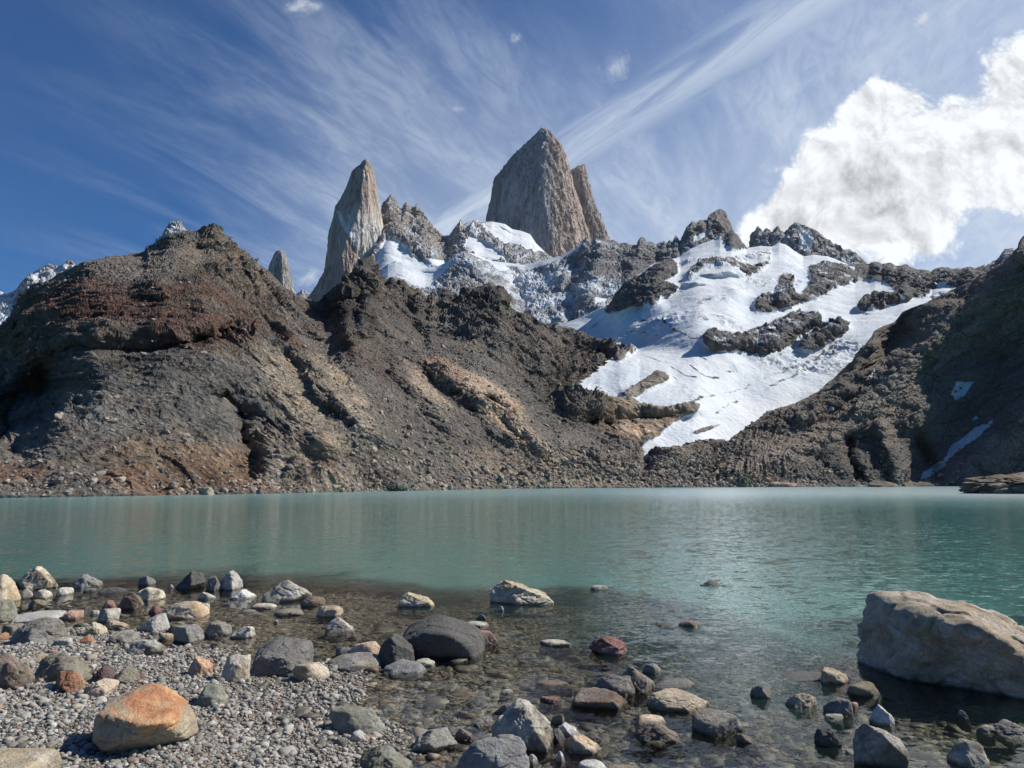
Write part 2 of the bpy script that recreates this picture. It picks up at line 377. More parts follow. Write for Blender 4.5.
def disp_ab(PX, PY, YD, P, n):
    w = fbm(P, 60, 3, off=3.3).reshape(PX.shape)
    wx, wy = PX+14*w, PY+14*fbm(P, 60, 3, off=9.1).reshape(PX.shape)
    D = sum(seg_feature(wx, wy, f) for f in crags)
    D = D+0.030*fbm(P, 70, 4, 0.5, True, 1.7).reshape(PX.shape)
    edge = sstep(PY-np.interp(PX, px, top), 0, 10)       # keep the traced crest
    sh = sstep(np.interp(PX, px, bot)-PY, 0, 6)
    D = D*sh*(0.35+0.65*edge)
    # strata: compress the noise across the bedding
    def strat(ang, k):
        a = math.radians(ang); c, s = math.cos(a), math.sin(a)
        u = P[:, 0]*c+P[:, 2]*s; v = -P[:, 0]*s+P[:, 2]*c
        return np.stack([u/k, P[:, 1]*0.7, v*1.6], 1)
    left = strat(-38, 3.6); right = strat(30, 4.5); cliff = strat(4, 4.0)
    wr = sstep(PX, 650, 800).ravel(); wc = ((1-sstep(PX, 200, 300))*(1-sstep(PY, 380, 420))).ravel()
    Q = left*(1-wr)[:, None]+right*wr[:, None]; Q = np.where(wc[:, None] > .5, cliff, Q)
    sc_ = (YD.ravel()/260.0)**0.75
    cv, ce = cells(Q, 15, 2.1); cv2, ce2 = cells(Q, 5.5, 7.7); cv3, _ = cells(P, 2.2, 4.2)
    scree = np.zeros(PX.shape)
    for (a, hw) in [([(320, 330), (400, 400), (470, 470)], 42), ([(420, 330), (520, 400), (560, 440)], 30), ([(330, 320), (430, 350)], 30), ([(110, 275), (190, 260)], 24), ([(360, 420), (450, 490)], 30)]:
        scree = np.maximum(scree, seg_feature(wx, wy, (a, hw, 1.0)))
    scree = np.clip(scree*1.5-0.35, 0, 1).ravel()
    slab = np.zeros(PX.shape)
    for (a, hw) in [([(200, 470), (240, 440)], 16), ([(150, 420), (230, 410)], 14), ([(740, 455), (850, 420)], 12), ([(640, 470), (700, 462)], 8), ([(255, 360), (300, 410), (330, 440)], 22), ([(340, 400), (385, 440)], 9), ([(280, 445), (340, 460), (380, 485)], 20), ([(450, 385), (500, 405)], 9), ([(485, 420), (530, 445)], 9), ([(435, 385), (460, 410)], 7), ([(20, 455), (80, 440), (130, 430)], 14), ([(120, 395), (200, 390)], 16), ([(0, 470), (100, 470)], 10)]:
        slab = np.maximum(slab, seg_feature(wx, wy, (a, hw, 1.0)))
    slab = np.clip(slab*1.5-0.35, 0, 1).ravel()
    rough = (1-0.80*scree)*(1-0.62*slab)
    r = fbm(Q, 26, 5, 0.55, True, 5.0)
    ND = rough*(1.7*cv*np.minimum(1, ce*3)+0.7*cv2+2.9*r+2.3*fbm(Q, 10, 6, .68, True, 8.))+0.35*cv3+1.2*fbm(P, 5, 5, 0.72)
    wv = .55*fbm(P, 45, 3, .5, off=7.)
    def ledge(per, k): f_ = np.mod(Q[:, 2]/per+wv*k, 1.0); return f_**2.5*(1-sstep(f_, .90, 1.0))
    ND = ND*.85+rough*(3.0*ledge(17, 1.6)+1.5*ledge(6.5, 3.0)-1.2)*(0.35+0.9*sstep(fbm(P, 60, 3, .5, off=50.), -.25, .25))
    ND = ND*sc_*1.15*(1-0.45*wr)*(1-0.35*((PX > 560) & (PY > 430)).ravel())
    sil = 0.30+0.70*edge.ravel()
    cr = np.exp(-((PX-420)/110)**4).ravel()*(1-edge.ravel())
    ND = ND*np.maximum(sil, cr*0.5)*(0.25+0.75*sh.ravel())
    disp_ab.scree = scree.reshape(PX.shape); disp_ab.ce = ce.reshape(PX.shape)
    return D, ND.reshape(PX.shape)
GRY = (0.165, 0.152, 0.138)
def paint_ab(PX, PY, P, n):
    wp = fbm(fp(P), 22, 5, 0.6, off=12.).reshape(PX.shape)*0.9
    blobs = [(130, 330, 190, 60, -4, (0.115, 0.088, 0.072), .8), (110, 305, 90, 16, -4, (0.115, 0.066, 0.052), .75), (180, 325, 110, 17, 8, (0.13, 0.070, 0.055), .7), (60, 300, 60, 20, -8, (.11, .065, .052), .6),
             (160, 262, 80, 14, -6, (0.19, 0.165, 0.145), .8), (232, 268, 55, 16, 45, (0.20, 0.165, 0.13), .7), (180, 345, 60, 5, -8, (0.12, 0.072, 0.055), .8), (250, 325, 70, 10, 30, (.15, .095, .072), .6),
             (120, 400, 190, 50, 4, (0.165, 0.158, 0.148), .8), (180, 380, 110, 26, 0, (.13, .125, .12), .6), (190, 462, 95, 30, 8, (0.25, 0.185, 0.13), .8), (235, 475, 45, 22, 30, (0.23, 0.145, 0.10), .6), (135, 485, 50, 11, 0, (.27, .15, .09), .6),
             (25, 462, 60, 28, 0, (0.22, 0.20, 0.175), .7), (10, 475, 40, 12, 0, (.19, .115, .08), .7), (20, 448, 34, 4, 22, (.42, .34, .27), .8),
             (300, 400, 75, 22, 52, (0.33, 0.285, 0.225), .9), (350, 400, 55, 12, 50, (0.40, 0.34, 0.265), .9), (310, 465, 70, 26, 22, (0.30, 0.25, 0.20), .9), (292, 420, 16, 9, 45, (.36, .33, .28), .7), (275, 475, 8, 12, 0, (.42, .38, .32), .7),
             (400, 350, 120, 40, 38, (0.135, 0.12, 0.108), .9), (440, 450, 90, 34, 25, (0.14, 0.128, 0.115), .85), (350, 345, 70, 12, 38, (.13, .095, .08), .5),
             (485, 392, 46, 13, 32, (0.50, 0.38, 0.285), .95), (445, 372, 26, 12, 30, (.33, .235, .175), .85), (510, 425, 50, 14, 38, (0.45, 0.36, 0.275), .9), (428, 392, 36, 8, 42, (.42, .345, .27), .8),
             (560, 472, 120, 20, 3, (.30, .25, .195), .8), (460, 297, 22, 18, 0, (.07, .065, .06), .6), (350, 300, 36, 36, 30, (0.045, 0.042, 0.04), .95), (385, 300, 60, 18, 15, (.11, .095, .085), .7), (490, 300, 32, 16, 10, (.085, .08, .076), .8),  # near-black crag blob: dark rock with its shade painted in
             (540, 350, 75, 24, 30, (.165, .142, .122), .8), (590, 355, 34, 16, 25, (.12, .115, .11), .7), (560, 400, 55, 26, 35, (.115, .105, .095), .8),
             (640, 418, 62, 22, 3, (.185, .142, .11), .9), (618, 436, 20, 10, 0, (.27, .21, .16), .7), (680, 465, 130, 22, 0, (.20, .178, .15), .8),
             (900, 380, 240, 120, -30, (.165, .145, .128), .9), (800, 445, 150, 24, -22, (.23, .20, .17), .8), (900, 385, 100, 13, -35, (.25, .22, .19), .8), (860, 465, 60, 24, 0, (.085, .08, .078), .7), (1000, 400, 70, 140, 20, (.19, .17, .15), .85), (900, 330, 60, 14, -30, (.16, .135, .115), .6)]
    col = blend_col(PX, PY, GRY, blobs, wp)
    col = col*(0.93+0.5*np.clip(wp, -.5, .5))[..., None]
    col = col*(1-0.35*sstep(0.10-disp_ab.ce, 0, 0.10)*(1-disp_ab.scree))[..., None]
    ws = fbm(fp(P), 14, 4, 0.6, off=31.).reshape(PX.shape)*7
    snow = np.zeros(PX.shape); X2, Y2 = PX+ws, PY+ws*0.5
    for poly in [[(949, 394), (954, 383), (973, 381), (965, 392), (953, 401)], [(919, 482), (922, 472), (945, 461), (952, 447), (975, 432), (995, 419), (994, 425), (980, 437), (960, 452), (948, 466), (930, 479)], [(973, 425), (975, 418), (981, 421)],
                 [(868, 380), (876, 373), (877, 377), (873, 382)], [(821, 412), (830, 407), (831, 410), (823, 414)], [(938, 478), (941, 473), (945, 476)]]:
        snow = np.maximum(snow, inpoly(X2*0.4+PX*0.6, Y2*0.4+PY*0.6, poly)*1.0)
    return col, snow
M_near = terrain_mat('weathered_rock', 1.7, 1.0)
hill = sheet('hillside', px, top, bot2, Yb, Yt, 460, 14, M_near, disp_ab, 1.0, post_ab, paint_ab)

# loose blocks lying on the lower slopes (too many to count)
def slope_blocks():
    r = np.random.RandomState(12); n = len(hill.data.vertices); co = np.zeros(n*3, np.float32); hill.data.vertices.foreach_get('co', co); co = co.reshape(-1, 3)[len(px):len(px)*461]
    a = co[:, 0]/co[:, 1]; v = (co[:, 2]-H)/co[:, 1]; d = CP+v*SP; X_ = 512+F*a/d; Y_ = 384-F*(v*CP-SP)/d
    wgt = 0.10+1.6*np.exp(-((Y_-np.interp(X_, *zip(*shore)))/14)**2)
    for (c, hw, am) in [([(360, 420), (450, 480), (540, 480)], 26, 1.2), ([(560, 470), (720, 470)], 18, 1.6), ([(420, 340), (520, 410)], 22, .5), ([(720, 460), (900, 400)], 25, .6)]: wgt = wgt+seg_feature(X_, Y_, (c, hw, am))
    wgt = wgt*((X_ > -20) & (X_ < 1044) & (co[:, 2] > .1))
    k = r.choice(len(co), 9000, p=wgt/wgt.sum()); pt = co[k].astype(float)
    sz = np.clip(r.lognormal(math.log(.40), .5, len(k))*(pt[:, 1]/250)**.6, .15, 1.35)
    c = np.array([(.17, .155, .14), (.26, .225, .18), (.28, .235, .185), (.12, .11, .105), (.22, .18, .145)])[r.choice(5, len(k))]*r.uniform(.8, 1.2, (len(k), 1))
    return pebbles('rubble', pt+np.array((0, 0, .1))*sz[:, None], sz, c, 1.1, 13, .85, 40)

# ================================================================== glacier cirque
def box_blur(a, k):
    for ax in (0, 1):
        c = np.cumsum(np.concatenate([np.repeat(a.take([0], ax), k+1, ax), a, np.repeat(a.take([-1], ax), k, ax)], ax), ax)
        n = a.shape[ax]; a = (c.take(range(2*k+1, 2*k+1+n), ax)-c.take(range(0, n), ax))/(2*k+1)
    return a
rockpolys = [([(575, 396), (600, 399), (612, 399), (636, 400), (652, 407), (668, 408), (693, 403), (701, 405), (698, 411), (685, 416), (672, 427), (660, 436), (642, 449), (600, 455), (570, 420)], 1.0),
    ([(608, 316), (614, 302), (619, 290), (632, 279), (642, 276), (650, 268), (660, 263), (672, 258), (679, 270), (668, 280), (660, 282), (677, 289), (667, 297), (652, 306), (635, 305), (620, 310)], 1.0),
    ([(705, 342), (707, 331), (722, 334), (740, 337), (745, 334), (770, 325), (785, 316), (800, 312), (818, 314), (820, 325), (805, 335), (800, 340), (793, 345), (778, 350), (765, 350), (755, 352), (735, 352), (715, 350)], 0.80),
    ([(801, 347), (805, 337), (823, 326), (840, 320), (847, 325), (838, 337), (818, 350)], 0.85),
    ([(860, 306), (865, 299), (880, 295), (895, 294), (908, 296), (893, 301), (875, 310), (868, 311)], 1.0),
    ([(754, 312), (757, 300), (770, 292), (776, 296), (779, 277), (786, 274), (795, 278), (793, 294), (800, 293), (812, 283), (808, 268), (825, 262), (843, 265), (858, 273), (862, 279), (843, 284), (820, 296), (815, 301), (793, 305), (768, 313)], 0.82),
    ([(852, 262), (865, 262), (985, 262), (985, 280), (968, 286), (955, 288), (945, 286), (938, 286), (925, 298), (908, 300), (895, 293), (888, 285), (875, 281), (858, 279)], 0.95),
    ([(687, 281), (690, 270), (700, 261), (715, 257), (735, 262), (752, 266), (765, 262), (773, 251), (766, 266), (761, 273), (750, 277), (735, 268), (715, 267), (700, 271), (692, 281)], 0.72),
    ([(716, 234), (733, 228), (748, 248), (732, 252), (725, 244)], 1.0), ([(700, 262), (770, 250), (772, 256), (740, 262)], .45),
    ([(620, 396), (637, 386), (647, 378), (657, 371), (669, 376), (665, 382), (652, 390), (640, 396), (632, 399)], 1.0),
    ([(614, 360), (622, 350), (636, 346), (633, 353), (620, 362)], 0.9), ([(694, 432), (712, 424), (714, 427), (697, 434)], 0.6),
    ([(985, 250), (1060, 230), (1060, 300), (985, 300)], .75)]
ctop = [(530, 334), (562, 325), (580, 318), (600, 308), (610, 304), (614, 300), (619, 290), (626, 283), (632, 278), (642, 274), (650, 267), (660, 263), (672, 259), (680, 257), (690, 249), (702, 243), (715, 238), (720, 234), (726, 236), (732, 230), (738, 238), (746, 248), (760, 246), (772, 246), (779, 243), (785, 244), (795, 251), (803, 257), (813, 255), (828, 256), (843, 262), (855, 268), (860, 266), (865, 265), (870, 266), (875, 262), (882, 266), (890, 264), (897, 268), (905, 266), (915, 270), (928, 272), (932, 274), (936, 270), (943, 268), (952, 270), (963, 270), (968, 268), (976, 270), (983, 267), (990, 265), (998, 261), (1005, 250), (1012, 249), (1016, 252), (1040, 240), (1080, 225)]
cbot = [(530, 412), (572, 408), (600, 418), (620, 434), (640, 457), (690, 460), (712, 456), (745, 452), (800, 425), (828, 405), (868, 372), (903, 345), (955, 318), (1003, 290), (1080, 250)]
cYb = [(530, 400), (600, 388), (620, 365), (640, 346), (700, 352), (712, 378), (760, 430), (828, 512), (868, 570), (903, 640), (955, 720), (1003, 800), (1080, 900)]
cYt = [(530, 800), (580, 820), (614, 870), (642, 1000), (680, 1150), (715, 1250), (772, 1300), (855, 1250), (983, 1100), (1080, 1000)]
pxc = np.linspace(530, 1080, 860)
ctp = interp(ctop, pxc); cbt = np.maximum(interp(cbot, pxc), ctp+12)
def post_c(PX, PY, YD, t):
    return YD*(1+0.30*sstep(364-PY, 0, 22)*(1-sstep(PX, 592, 700))*(1-sstep(330-PY, -10, 60)))
icef = [([(585, 405), (640, 408), (695, 408)], 9, -0.03), ([(600, 424), (640, 421), (668, 419)], 4, 0.02), ([(612, 436), (650, 432)], 8, -0.015), ([(590, 385), (680, 400), (760, 395), (850, 345)], 26, -0.012), ([(740, 372), (800, 362), (840, 345)], 10, 0.02), ([(700, 305), (760, 320)], 10, -0.02), ([(640, 330), (690, 320), (740, 300)], 12, -0.02), ([(630, 350), (700, 355)], 12, 0.015),
        ([(710, 340), (760, 345), (815, 318)], 8, -0.055), ([(805, 345), (842, 323)], 6, -0.05), ([(865, 305), (905, 297)], 5, -0.045), ([(760, 305), (790, 295), (850, 275)], 10, -0.045), ([(690, 275), (760, 262)], 9, -0.035), ([(615, 308), (640, 290), (665, 272)], 13, -0.07), ([(625, 393), (665, 376)], 5, -0.02), ([(560, 325), (612, 308)], 6, 0.03),
        ([(880, 270), (920, 280), (970, 276)], 10, -0.04), ([(670, 300), (710, 285), (740, 282)], 8, 0.03), ([(780, 300), (800, 285)], 6, -0.03)]
def disp_c(PX, PY, YD, P, n):
    shp = PX.shape; w = fbm(P, 70, 4, 0.55, off=3.3).reshape(shp)
    wx, wy = PX+9*w, PY+7*fbm(P, 70, 4, .55, off=9.1).reshape(shp)
    rock = np.zeros(shp)
    jx, jy = PX+3.5*w+2.0*fbm(P, 12, 3, .6, off=6.).reshape(shp), PY+2.5*fbm(P, 18, 4, .6, off=2.).reshape(shp)
    for poly, s in rockpolys: rock = np.maximum(rock, inpoly(jx, jy, poly)*s)
    rb = box_blur(rock, 2)
    D = sum(seg_feature(wx, wy, f) for f in icef)+0.008*fbm(P, 90, 3, off=1.).reshape(shp)
    edge = sstep(PY-np.interp(PX, pxc, ctp), 0, 8); D = D*(0.2+0.8*edge)
    cv, ce = cells(P, 26, 3.); cv2, _ = cells(P, 10, 5.)
    rr = rb.ravel()*(0.4+0.6*edge.ravel())*(1-0.65*(PY > 365).ravel())
    ND = rr*(2.5*cv*np.minimum(1, ce*3)+2*cv2+7*fbm(P*np.array((1.5, .8, .8)), 45, 6, .68, True)+3.5*fbm(P, 12, 5, .7, True, 4.))
    Q = np.stack([P[:, 0]*0.6+P[:, 2]*0.5, P[:, 1]*0.35, -P[:, 0]*0.5+P[:, 2]*1.6], 1)
    ser = sstep(fbm(P, 150, 3, .5, off=40.), 0.02, 0.25)      # broken ice
    ND = ND+(1-rb.ravel())*(5.5*fbm(P*np.array((1, .5, 1.3)), 95, 3, .5, False, 66.)+2.6*fbm(Q, 34, 6, .62, False, 8.)+ser*5.0*fbm(Q, 16, 4, .6, True, 3.)+0.25*fbm(P, 7, 4, .6))
    ND = ND+0.5*rb.ravel()
    disp_c.rock = rb; disp_c.ser = ser.reshape(shp)
    return D, ND.reshape(shp)
def paint_c(PX, PY, P, n):
    shp = PX.shape; rb = disp_c.rock
    col = np.ones(shp+(3,))*np.array((0.105, 0.105, 0.108))
    col = blend_col(PX, PY, (0.10, 0.10, 0.104), [(645, 385, 40, 18, -20, (.20, .175, .15), 1), (625, 352, 25, 12, 0, (.15, .14, .13), 1), (640, 422, 75, 26, 0, (.24, .195, .15), 1), (628, 434, 22, 8, 0, (.36, .28, .215), 1), (700, 430, 40, 10, 0, (.2, .18, .15), 1), (900, 300, 60, 16, 0, (.10, .095, .092), 1)], fbm(fp(P), 40, 4, .6, off=4.).reshape(shp)*.5)
    dust = fbm(fp(P), 22, 6, 0.66, off=14.).reshape(shp)
    up = n[..., 2]
    snow = 1.15-rb*1.25+np.where(rb > .3, 0.55*(up-0.62)+1.9*dust, 0)*(1-0.0*rb)
    snow = np.where(rb > 0.9, snow-0.15, snow)
    crev = sstep(fbm(np.stack([fp(P)[:, 0]*.9+fp(P)[:, 2]*.6, fp(P)[:, 1]*.25, -fp(P)[:, 0]*.6+fp(P)[:, 2]*2.2], 1), 22, 4, .6, True, 2.).reshape(shp), 0.62, 0.80)*disp_c.ser
    snow = snow-crev*0.5*(rb < .2)
    w2 = fbm(fp(P), 30, 4, .6, off=21.).reshape(shp); ax_, ay_ = PX+5*w2, PY+4*w2
    lines = [([(855, 335), (800, 366), (740, 386), (690, 402)], 1.6, .42), ([(838, 352), (790, 378), (740, 398), (715, 412)], 1.8, .4), ([(640, 318), (662, 322), (690, 336), (704, 338)], 1.6, .5), ([(622, 332), (650, 334), (690, 328)], 1.2, .35),
             ([(700, 354), (722, 368), (740, 372)], 1.0, .5), ([(672, 365), (684, 372), (696, 374)], 1.0, .55), ([(690, 363), (705, 372), (720, 374)], 1.0, .5), ([(645, 356), (668, 361), (690, 357)], 1.6, .3), ([(670, 370), (676, 376)], 1.2, .5),
             ([(625, 338), (628, 352), (622, 362)], 3.0, .35), ([(676, 306), (690, 303), (702, 309)], 6.0, .30), ([(700, 300), (740, 290), (765, 286)], 3.0, .35), ([(700, 318), (712, 322)], 4, .35), ([(725, 330), (740, 322)], 3, .3), ([(690, 434), (720, 424)], 2, .4), ([(780, 356), (830, 345), (850, 330)], 1.5, .3), ([(600, 322), (575, 334)], 4, .3), ([(850, 322), (880, 325), (900, 315)], 2, .3)]
    for L in lines: snow = snow-seg_feature(ax_, ay_, (L[0], L[1]*1.1, L[2]*1.5))*(0.6+1.6*np.clip(dust+.2, 0, .6))
    snow = snow-0.5*np.clip(fbm(fp(P)*np.array((1, .3, 1)), 9, 4, .7, off=3.).reshape(shp)-.18, 0, 1)*2.0
    return col, np.clip(snow, 0, 1.3)
def keep_c(PX, PY):
    b = np.interp(PY, [345, 350, 357, 362, 370, 377, 385, 393, 400], [500, 622, 614, 607, 598, 590, 580, 572, 560])
    b = b+1.5*np.sin(PY*0.9)+1.2*np.sin(PY*2.3+PX*.2)
    return (PY < np.interp(PX, [q[0] for q in ridge], [q[1] for q in ridge])+1.5) | (PX > b)
M_far = terrain_mat('high_mountain_rock', 6.0, 0.9, .34)
M_ice = terrain_mat('glacier_snow_and_rock', 5.0, 0.7, .20)
glacier = sheet('glacier', pxc, ctp, cbt, interp(cYb, pxc), interp(cYt, pxc), 330, 8, M_ice, disp_c, 1.0, post_c, paint_c, keep_c, smb=True)

# ================================================================== snowy rock wall below the peaks
dtop = [(250, 330), (290, 315), (365, 304), (372, 285), (376, 274), (388, 264), (395, 262), (402, 262), (416, 266), (425, 268), (435, 267), (447, 262), (455, 255), (464, 251), (475, 254), (484, 258), (492, 261), (500, 262), (510, 263), (525, 265), (545, 260), (560, 256), (570, 251), (578, 247), (583, 240), (587, 237), (591, 242), (596, 239), (607, 241), (613, 240), (620, 244), (626, 243), (632, 246), (637, 245), (639, 240), (641, 237), (644, 237), (647, 242), (652, 242), (656, 245), (660, 243), (664, 241), (667, 243), (670, 240), (672, 244), (674, 239), (676, 235), (680, 241), (683, 235), (687, 227), (692, 222), (697, 223), (700, 220), (707, 220), (709, 215), (713, 213), (720, 209), (725, 212), (727, 218), (730, 222), (735, 235), (740, 242), (746, 248), (770, 262)]
pxd = np.linspace(250, 770, 800)
dtp = interp(dtop, pxd); dbt = np.full(pxd.shape, 352.0)
dYt = interp([(250, 1200), (365, 1500), (464, 1550), (525, 1700), (600, 1650), (680, 1700), (720, 1800), (770, 1800)], pxd)
dYb = dYt*0.68
dfeat = [([(545, 262), (590, 300), (620, 330)], 9, -0.02), ([(470, 258), (500, 300), (540, 330)], 12, -0.03), ([(600, 245), (590, 290), (560, 330)], 8, -0.025), ([(640, 245), (630, 290)], 7, -0.02), ([(425, 275), (440, 300)], 14, 0.02), ([(380, 290), (450, 295)], 8, -0.02), ([(690, 228), (715, 215), (735, 240)], 9, -0.02), ([(510, 270), (530, 330)], 8, 0.03), ([(575, 262), (570, 330)], 7, 0.025), ([(660, 250), (640, 300)], 7, 0.02)]
def disp_d(PX, PY, YD, P, n):
    shp = PX.shape; w = fbm(P, 120, 4, .55, off=3.).reshape(shp)
    wx, wy = PX+12*w, PY+8*w
    D = sum(seg_feature(wx, wy, f) for f in dfeat)+0.014*fbm(P, 150, 4, .5, True).reshape(shp)
    edge = sstep(PY-np.interp(PX, pxd, dtp), 0, 7); D = D*(0.15+.85*edge)
    Q = P*np.array((1.9, .7, .6))
    cv, ce = cells(Q, 38, 3.); cv2, _ = cells(Q, 14, 5.)
    sn = disp_d.snow = disp_d.mask(PX+4*w, PY+3*w)
    ND = (1-sn.ravel())*(3*cv*np.minimum(1, ce*3)+2*cv2+12*fbm(Q, 80, 7, .70, True)+5*fbm(Q, 24, 5, .7, True, 4.))*(0.30+0.7*edge.ravel())
    return D, (ND*0.62+sn.ravel()*1.0*fbm(P, 50, 4)).reshape(shp)
def dmask(X2, Y2):
    m = np.zeros(X2.shape)
    for poly in [[(376, 276), (388, 262), (402, 260), (435, 265), (455, 250), (448, 268), (440, 276), (432, 286), (425, 291), (410, 284), (396, 279), (385, 281)],
                 [(462, 249), (475, 252), (492, 259), (510, 262), (525, 263), (545, 258), (570, 249), (586, 241), (578, 251), (560, 260), (540, 268), (528, 272), (512, 268), (497, 272), (490, 266), (478, 258)],
                 [(595, 297), (612, 298), (605, 305), (596, 306)], [(692, 236), (700, 232), (710, 231), (706, 238), (694, 243)]]:
        m = np.maximum(m, inpoly(X2, Y2, poly)*1.0)
    return m
disp_d.mask = dmask
def paint_d(PX, PY, P, n):
    shp = PX.shape
    wp = fbm(fp(P), 60, 4, .6, off=4.).reshape(shp)*.6
    col = blend_col(PX, PY, (0.205, 0.215, 0.235), [(620, 262, 90, 22, 10, (.15, .15, .155), .8), (440, 300, 80, 22, 0, (.13, .125, .125), .8), (710, 225, 40, 20, 0, (.16, .145, .135), .8), (500, 285, 50, 20, 0, (.15, .145, .145), .8)], wp)
    dust = fbm(fp(P)@np.array([[2.2, 0, .5], [0, .5, 0], [-.9, 0, .5]]), 34, 6, 0.66, off=14.).reshape(shp); band = fbm(fp(P), 130, 3, .5, off=24.).reshape(shp)
    up = n[..., 2]
    high = np.exp(-((PX-600)/60)**2)*(PY < 275)*0.18+((PX > 672) & (PY < 250))*0.22
    snow = 0.25+0.45*(up-0.42)+0.90*dust+1.0*band-high
    cold = seg_feature(PX, PY, ([(500, 280), (540, 300), (560, 330)], 40, 0.16))+seg_feature(PX, PY, ([(400, 290), (440, 290)], 20, 0.12))
    snow = np.maximum(snow+cold, disp_d.snow*1.3)
    return col, np.clip(snow, 0, 1.3)
wall = sheet('mountain_wall', pxd, dtp, dbt, dYb, dYt, 230, 8, M_far, disp_d, 1.0, None, paint_d)

# ================================================================== ridge of needles and snowfield behind
etop = [(360, 262), (372, 240), (380, 215), (382.6, 208.6), (385, 203), (387.5, 199), (389, 198), (391, 194.6), (392.5, 197), (394, 199), (396, 203), (398, 206), (401, 210), (403, 208.6), (404.5, 204), (406, 202.5), (408, 205), (410, 207.6), (412, 207), (415, 209.6), (416, 205), (417, 204), (418, 208), (418.6, 210.5), (421, 211), (423.6, 214), (425.5, 220), (427.5, 225), (430, 222), (432, 224), (435, 228), (439, 233), (444, 237), (450, 235), (453, 231), (456.6, 227), (459, 223), (460.5, 219.5), (463.5, 226), (468, 223), (474, 220.5), (480, 221), (485, 222.3), (492, 221.5), (505, 224), (512, 229), (522, 231), (530, 234), (536, 243), (543, 250), (549, 256), (560, 262), (600, 262)]
pxe = np.linspace(360, 600, 560)
etp = interp(etop, pxe); ebt = np.full(pxe.shape, 300.0)
eYt = interp([(360, 2100), (420, 2250), (485, 2350), (560, 2500), (600, 2500)], pxe); eYb = eYt*.72
efeat = [([(390, 198), (395, 225), (410, 245)], 9, -0.02), ([(424, 215), (425, 240), (435, 262)], 8, -0.02), ([(415, 240), (432, 262)], 8, -0.015), ([(460, 222), (470, 250)], 10, -0.02), ([(440, 236), (448, 262)], 5, .02), ([(495, 228), (545, 262)], 8, .01)]
def emask(X2, Y2):
    m = np.zeros(X2.shape)
    for poly in [[(387, 238), (393, 240), (402, 245), (408, 248), (412, 258), (440, 260), (455, 262), (440, 280), (380, 285), (374, 270), (376, 256), (382, 248)],
                 [(478, 224), (500, 220), (512, 227), (528, 231), (538, 244), (550, 256), (530, 252), (515, 247), (500, 243), (490, 236)], [(470, 236), (490, 246), (510, 262), (480, 262), (465, 250)], [(437, 240), (444, 258), (450, 262), (443, 262)]]:
        m = np.maximum(m, inpoly(X2, Y2, poly)*1.0)
    return m
def disp_e(PX, PY, YD, P, n):
    shp = PX.shape; w = fbm(P, 160, 4, .55, off=3.).reshape(shp)
    D = sum(seg_feature(PX+8*w, PY+6*w, f) for f in efeat)+0.010*fbm(P, 150, 4, .5, True).reshape(shp)
    edge = sstep(PY-np.interp(PX, pxe, etp), 0, 6); D = D*(0.15+.85*edge)
    Q = P*np.array((2.0, .7, .55)); cv, ce = cells(Q, 45, 3.); cv2, _ = cells(Q, 18, 5.)
    sn = disp_e.snow = emask(PX+3*w, PY+3*w)
    ND = (1-sn.ravel())*(5*cv*np.minimum(1, ce*3)+3*cv2+15*fbm(Q, 80, 7, .66, True)+5*fbm(P, 20, 5, .7, True, 4.))*(0.25+0.75*edge.ravel())
    return D, (ND+sn.ravel()*fbm(P, 80, 4)).reshape(shp)
def paint_e(PX, PY, P, n):
    shp = PX.shape
    col = blend_col(PX, PY, (0.28, 0.262, 0.248), [(400, 225, 50, 22, 0, (.215, .195, .175), .8)], fbm(fp(P), 60, 4, .6).reshape(shp)*.5)
    dust = fbm(fp(P)*np.array((1.6, .6, .6)), 40, 6, 0.70, off=14.).reshape(shp); up = n[..., 2]
    snow = 0.10+0.70*(up-0.40)+1.3*dust+(PX > 455)*0.10
    return col, np.clip(np.maximum(snow, disp_e.snow*1.3), 0, 1.3)
needles = sheet('mountain_ridge', pxe, etp, ebt, eYb, eYt, 170, 6, M_far, disp_e, 1.0, None, paint_e)

def simple_range(name, tops, bottom, Yfar, seed, snow0, colr, n=260, rows=90, sx=1.0, mat=None, polys=()):
    x0, x1 = tops[0][0], tops[-1][0]; p = np.linspace(x0, x1, n); tp = interp(tops, p); bt = np.full(p.shape, float(bottom))
    def dsp(PX, PY, YD, P, nn):
        edge = sstep(PY-np.interp(PX, p, tp), 0, 6)
        D = 0.012*fbm(P, Yfar*.06, 4, .5, True, seed).reshape(PX.shape)*(0.15+.85*edge)
        Q = P*np.array((1.3, .6, .55)); cv, ce = cells(Q, Yfar*.02, seed); cv2, _ = cells(Q, Yfar*.008, seed+3)
        return D, ((Yfar*.005*cv*np.minimum(1, ce*3)+Yfar*.003*cv2+Yfar*.006*fbm(Q, Yfar*.03, 5, .6, True)).reshape(PX.shape))*(0.25+.75*edge)
    def pnt(PX, PY, P, nn):
        col = np.ones(PX.shape+(3,))*np.array(colr)
        s = snow0+0.9*(nn[..., 2]-0.45)+1.1*fbm(fp(P), Yfar*.018, 6, .66, off=seed).reshape(PX.shape)
        for q in polys: s = np.maximum(s, 1.3*inpoly(PX, PY, q))
        return col, np.clip(s, 0, 1.3)
    return sheet(name, p, tp, bt, np.full(p.shape, Yfar*.8), np.full(p.shape, float(Yfar)), rows, 6, mat or M_far, dsp, 1.0, None, pnt)
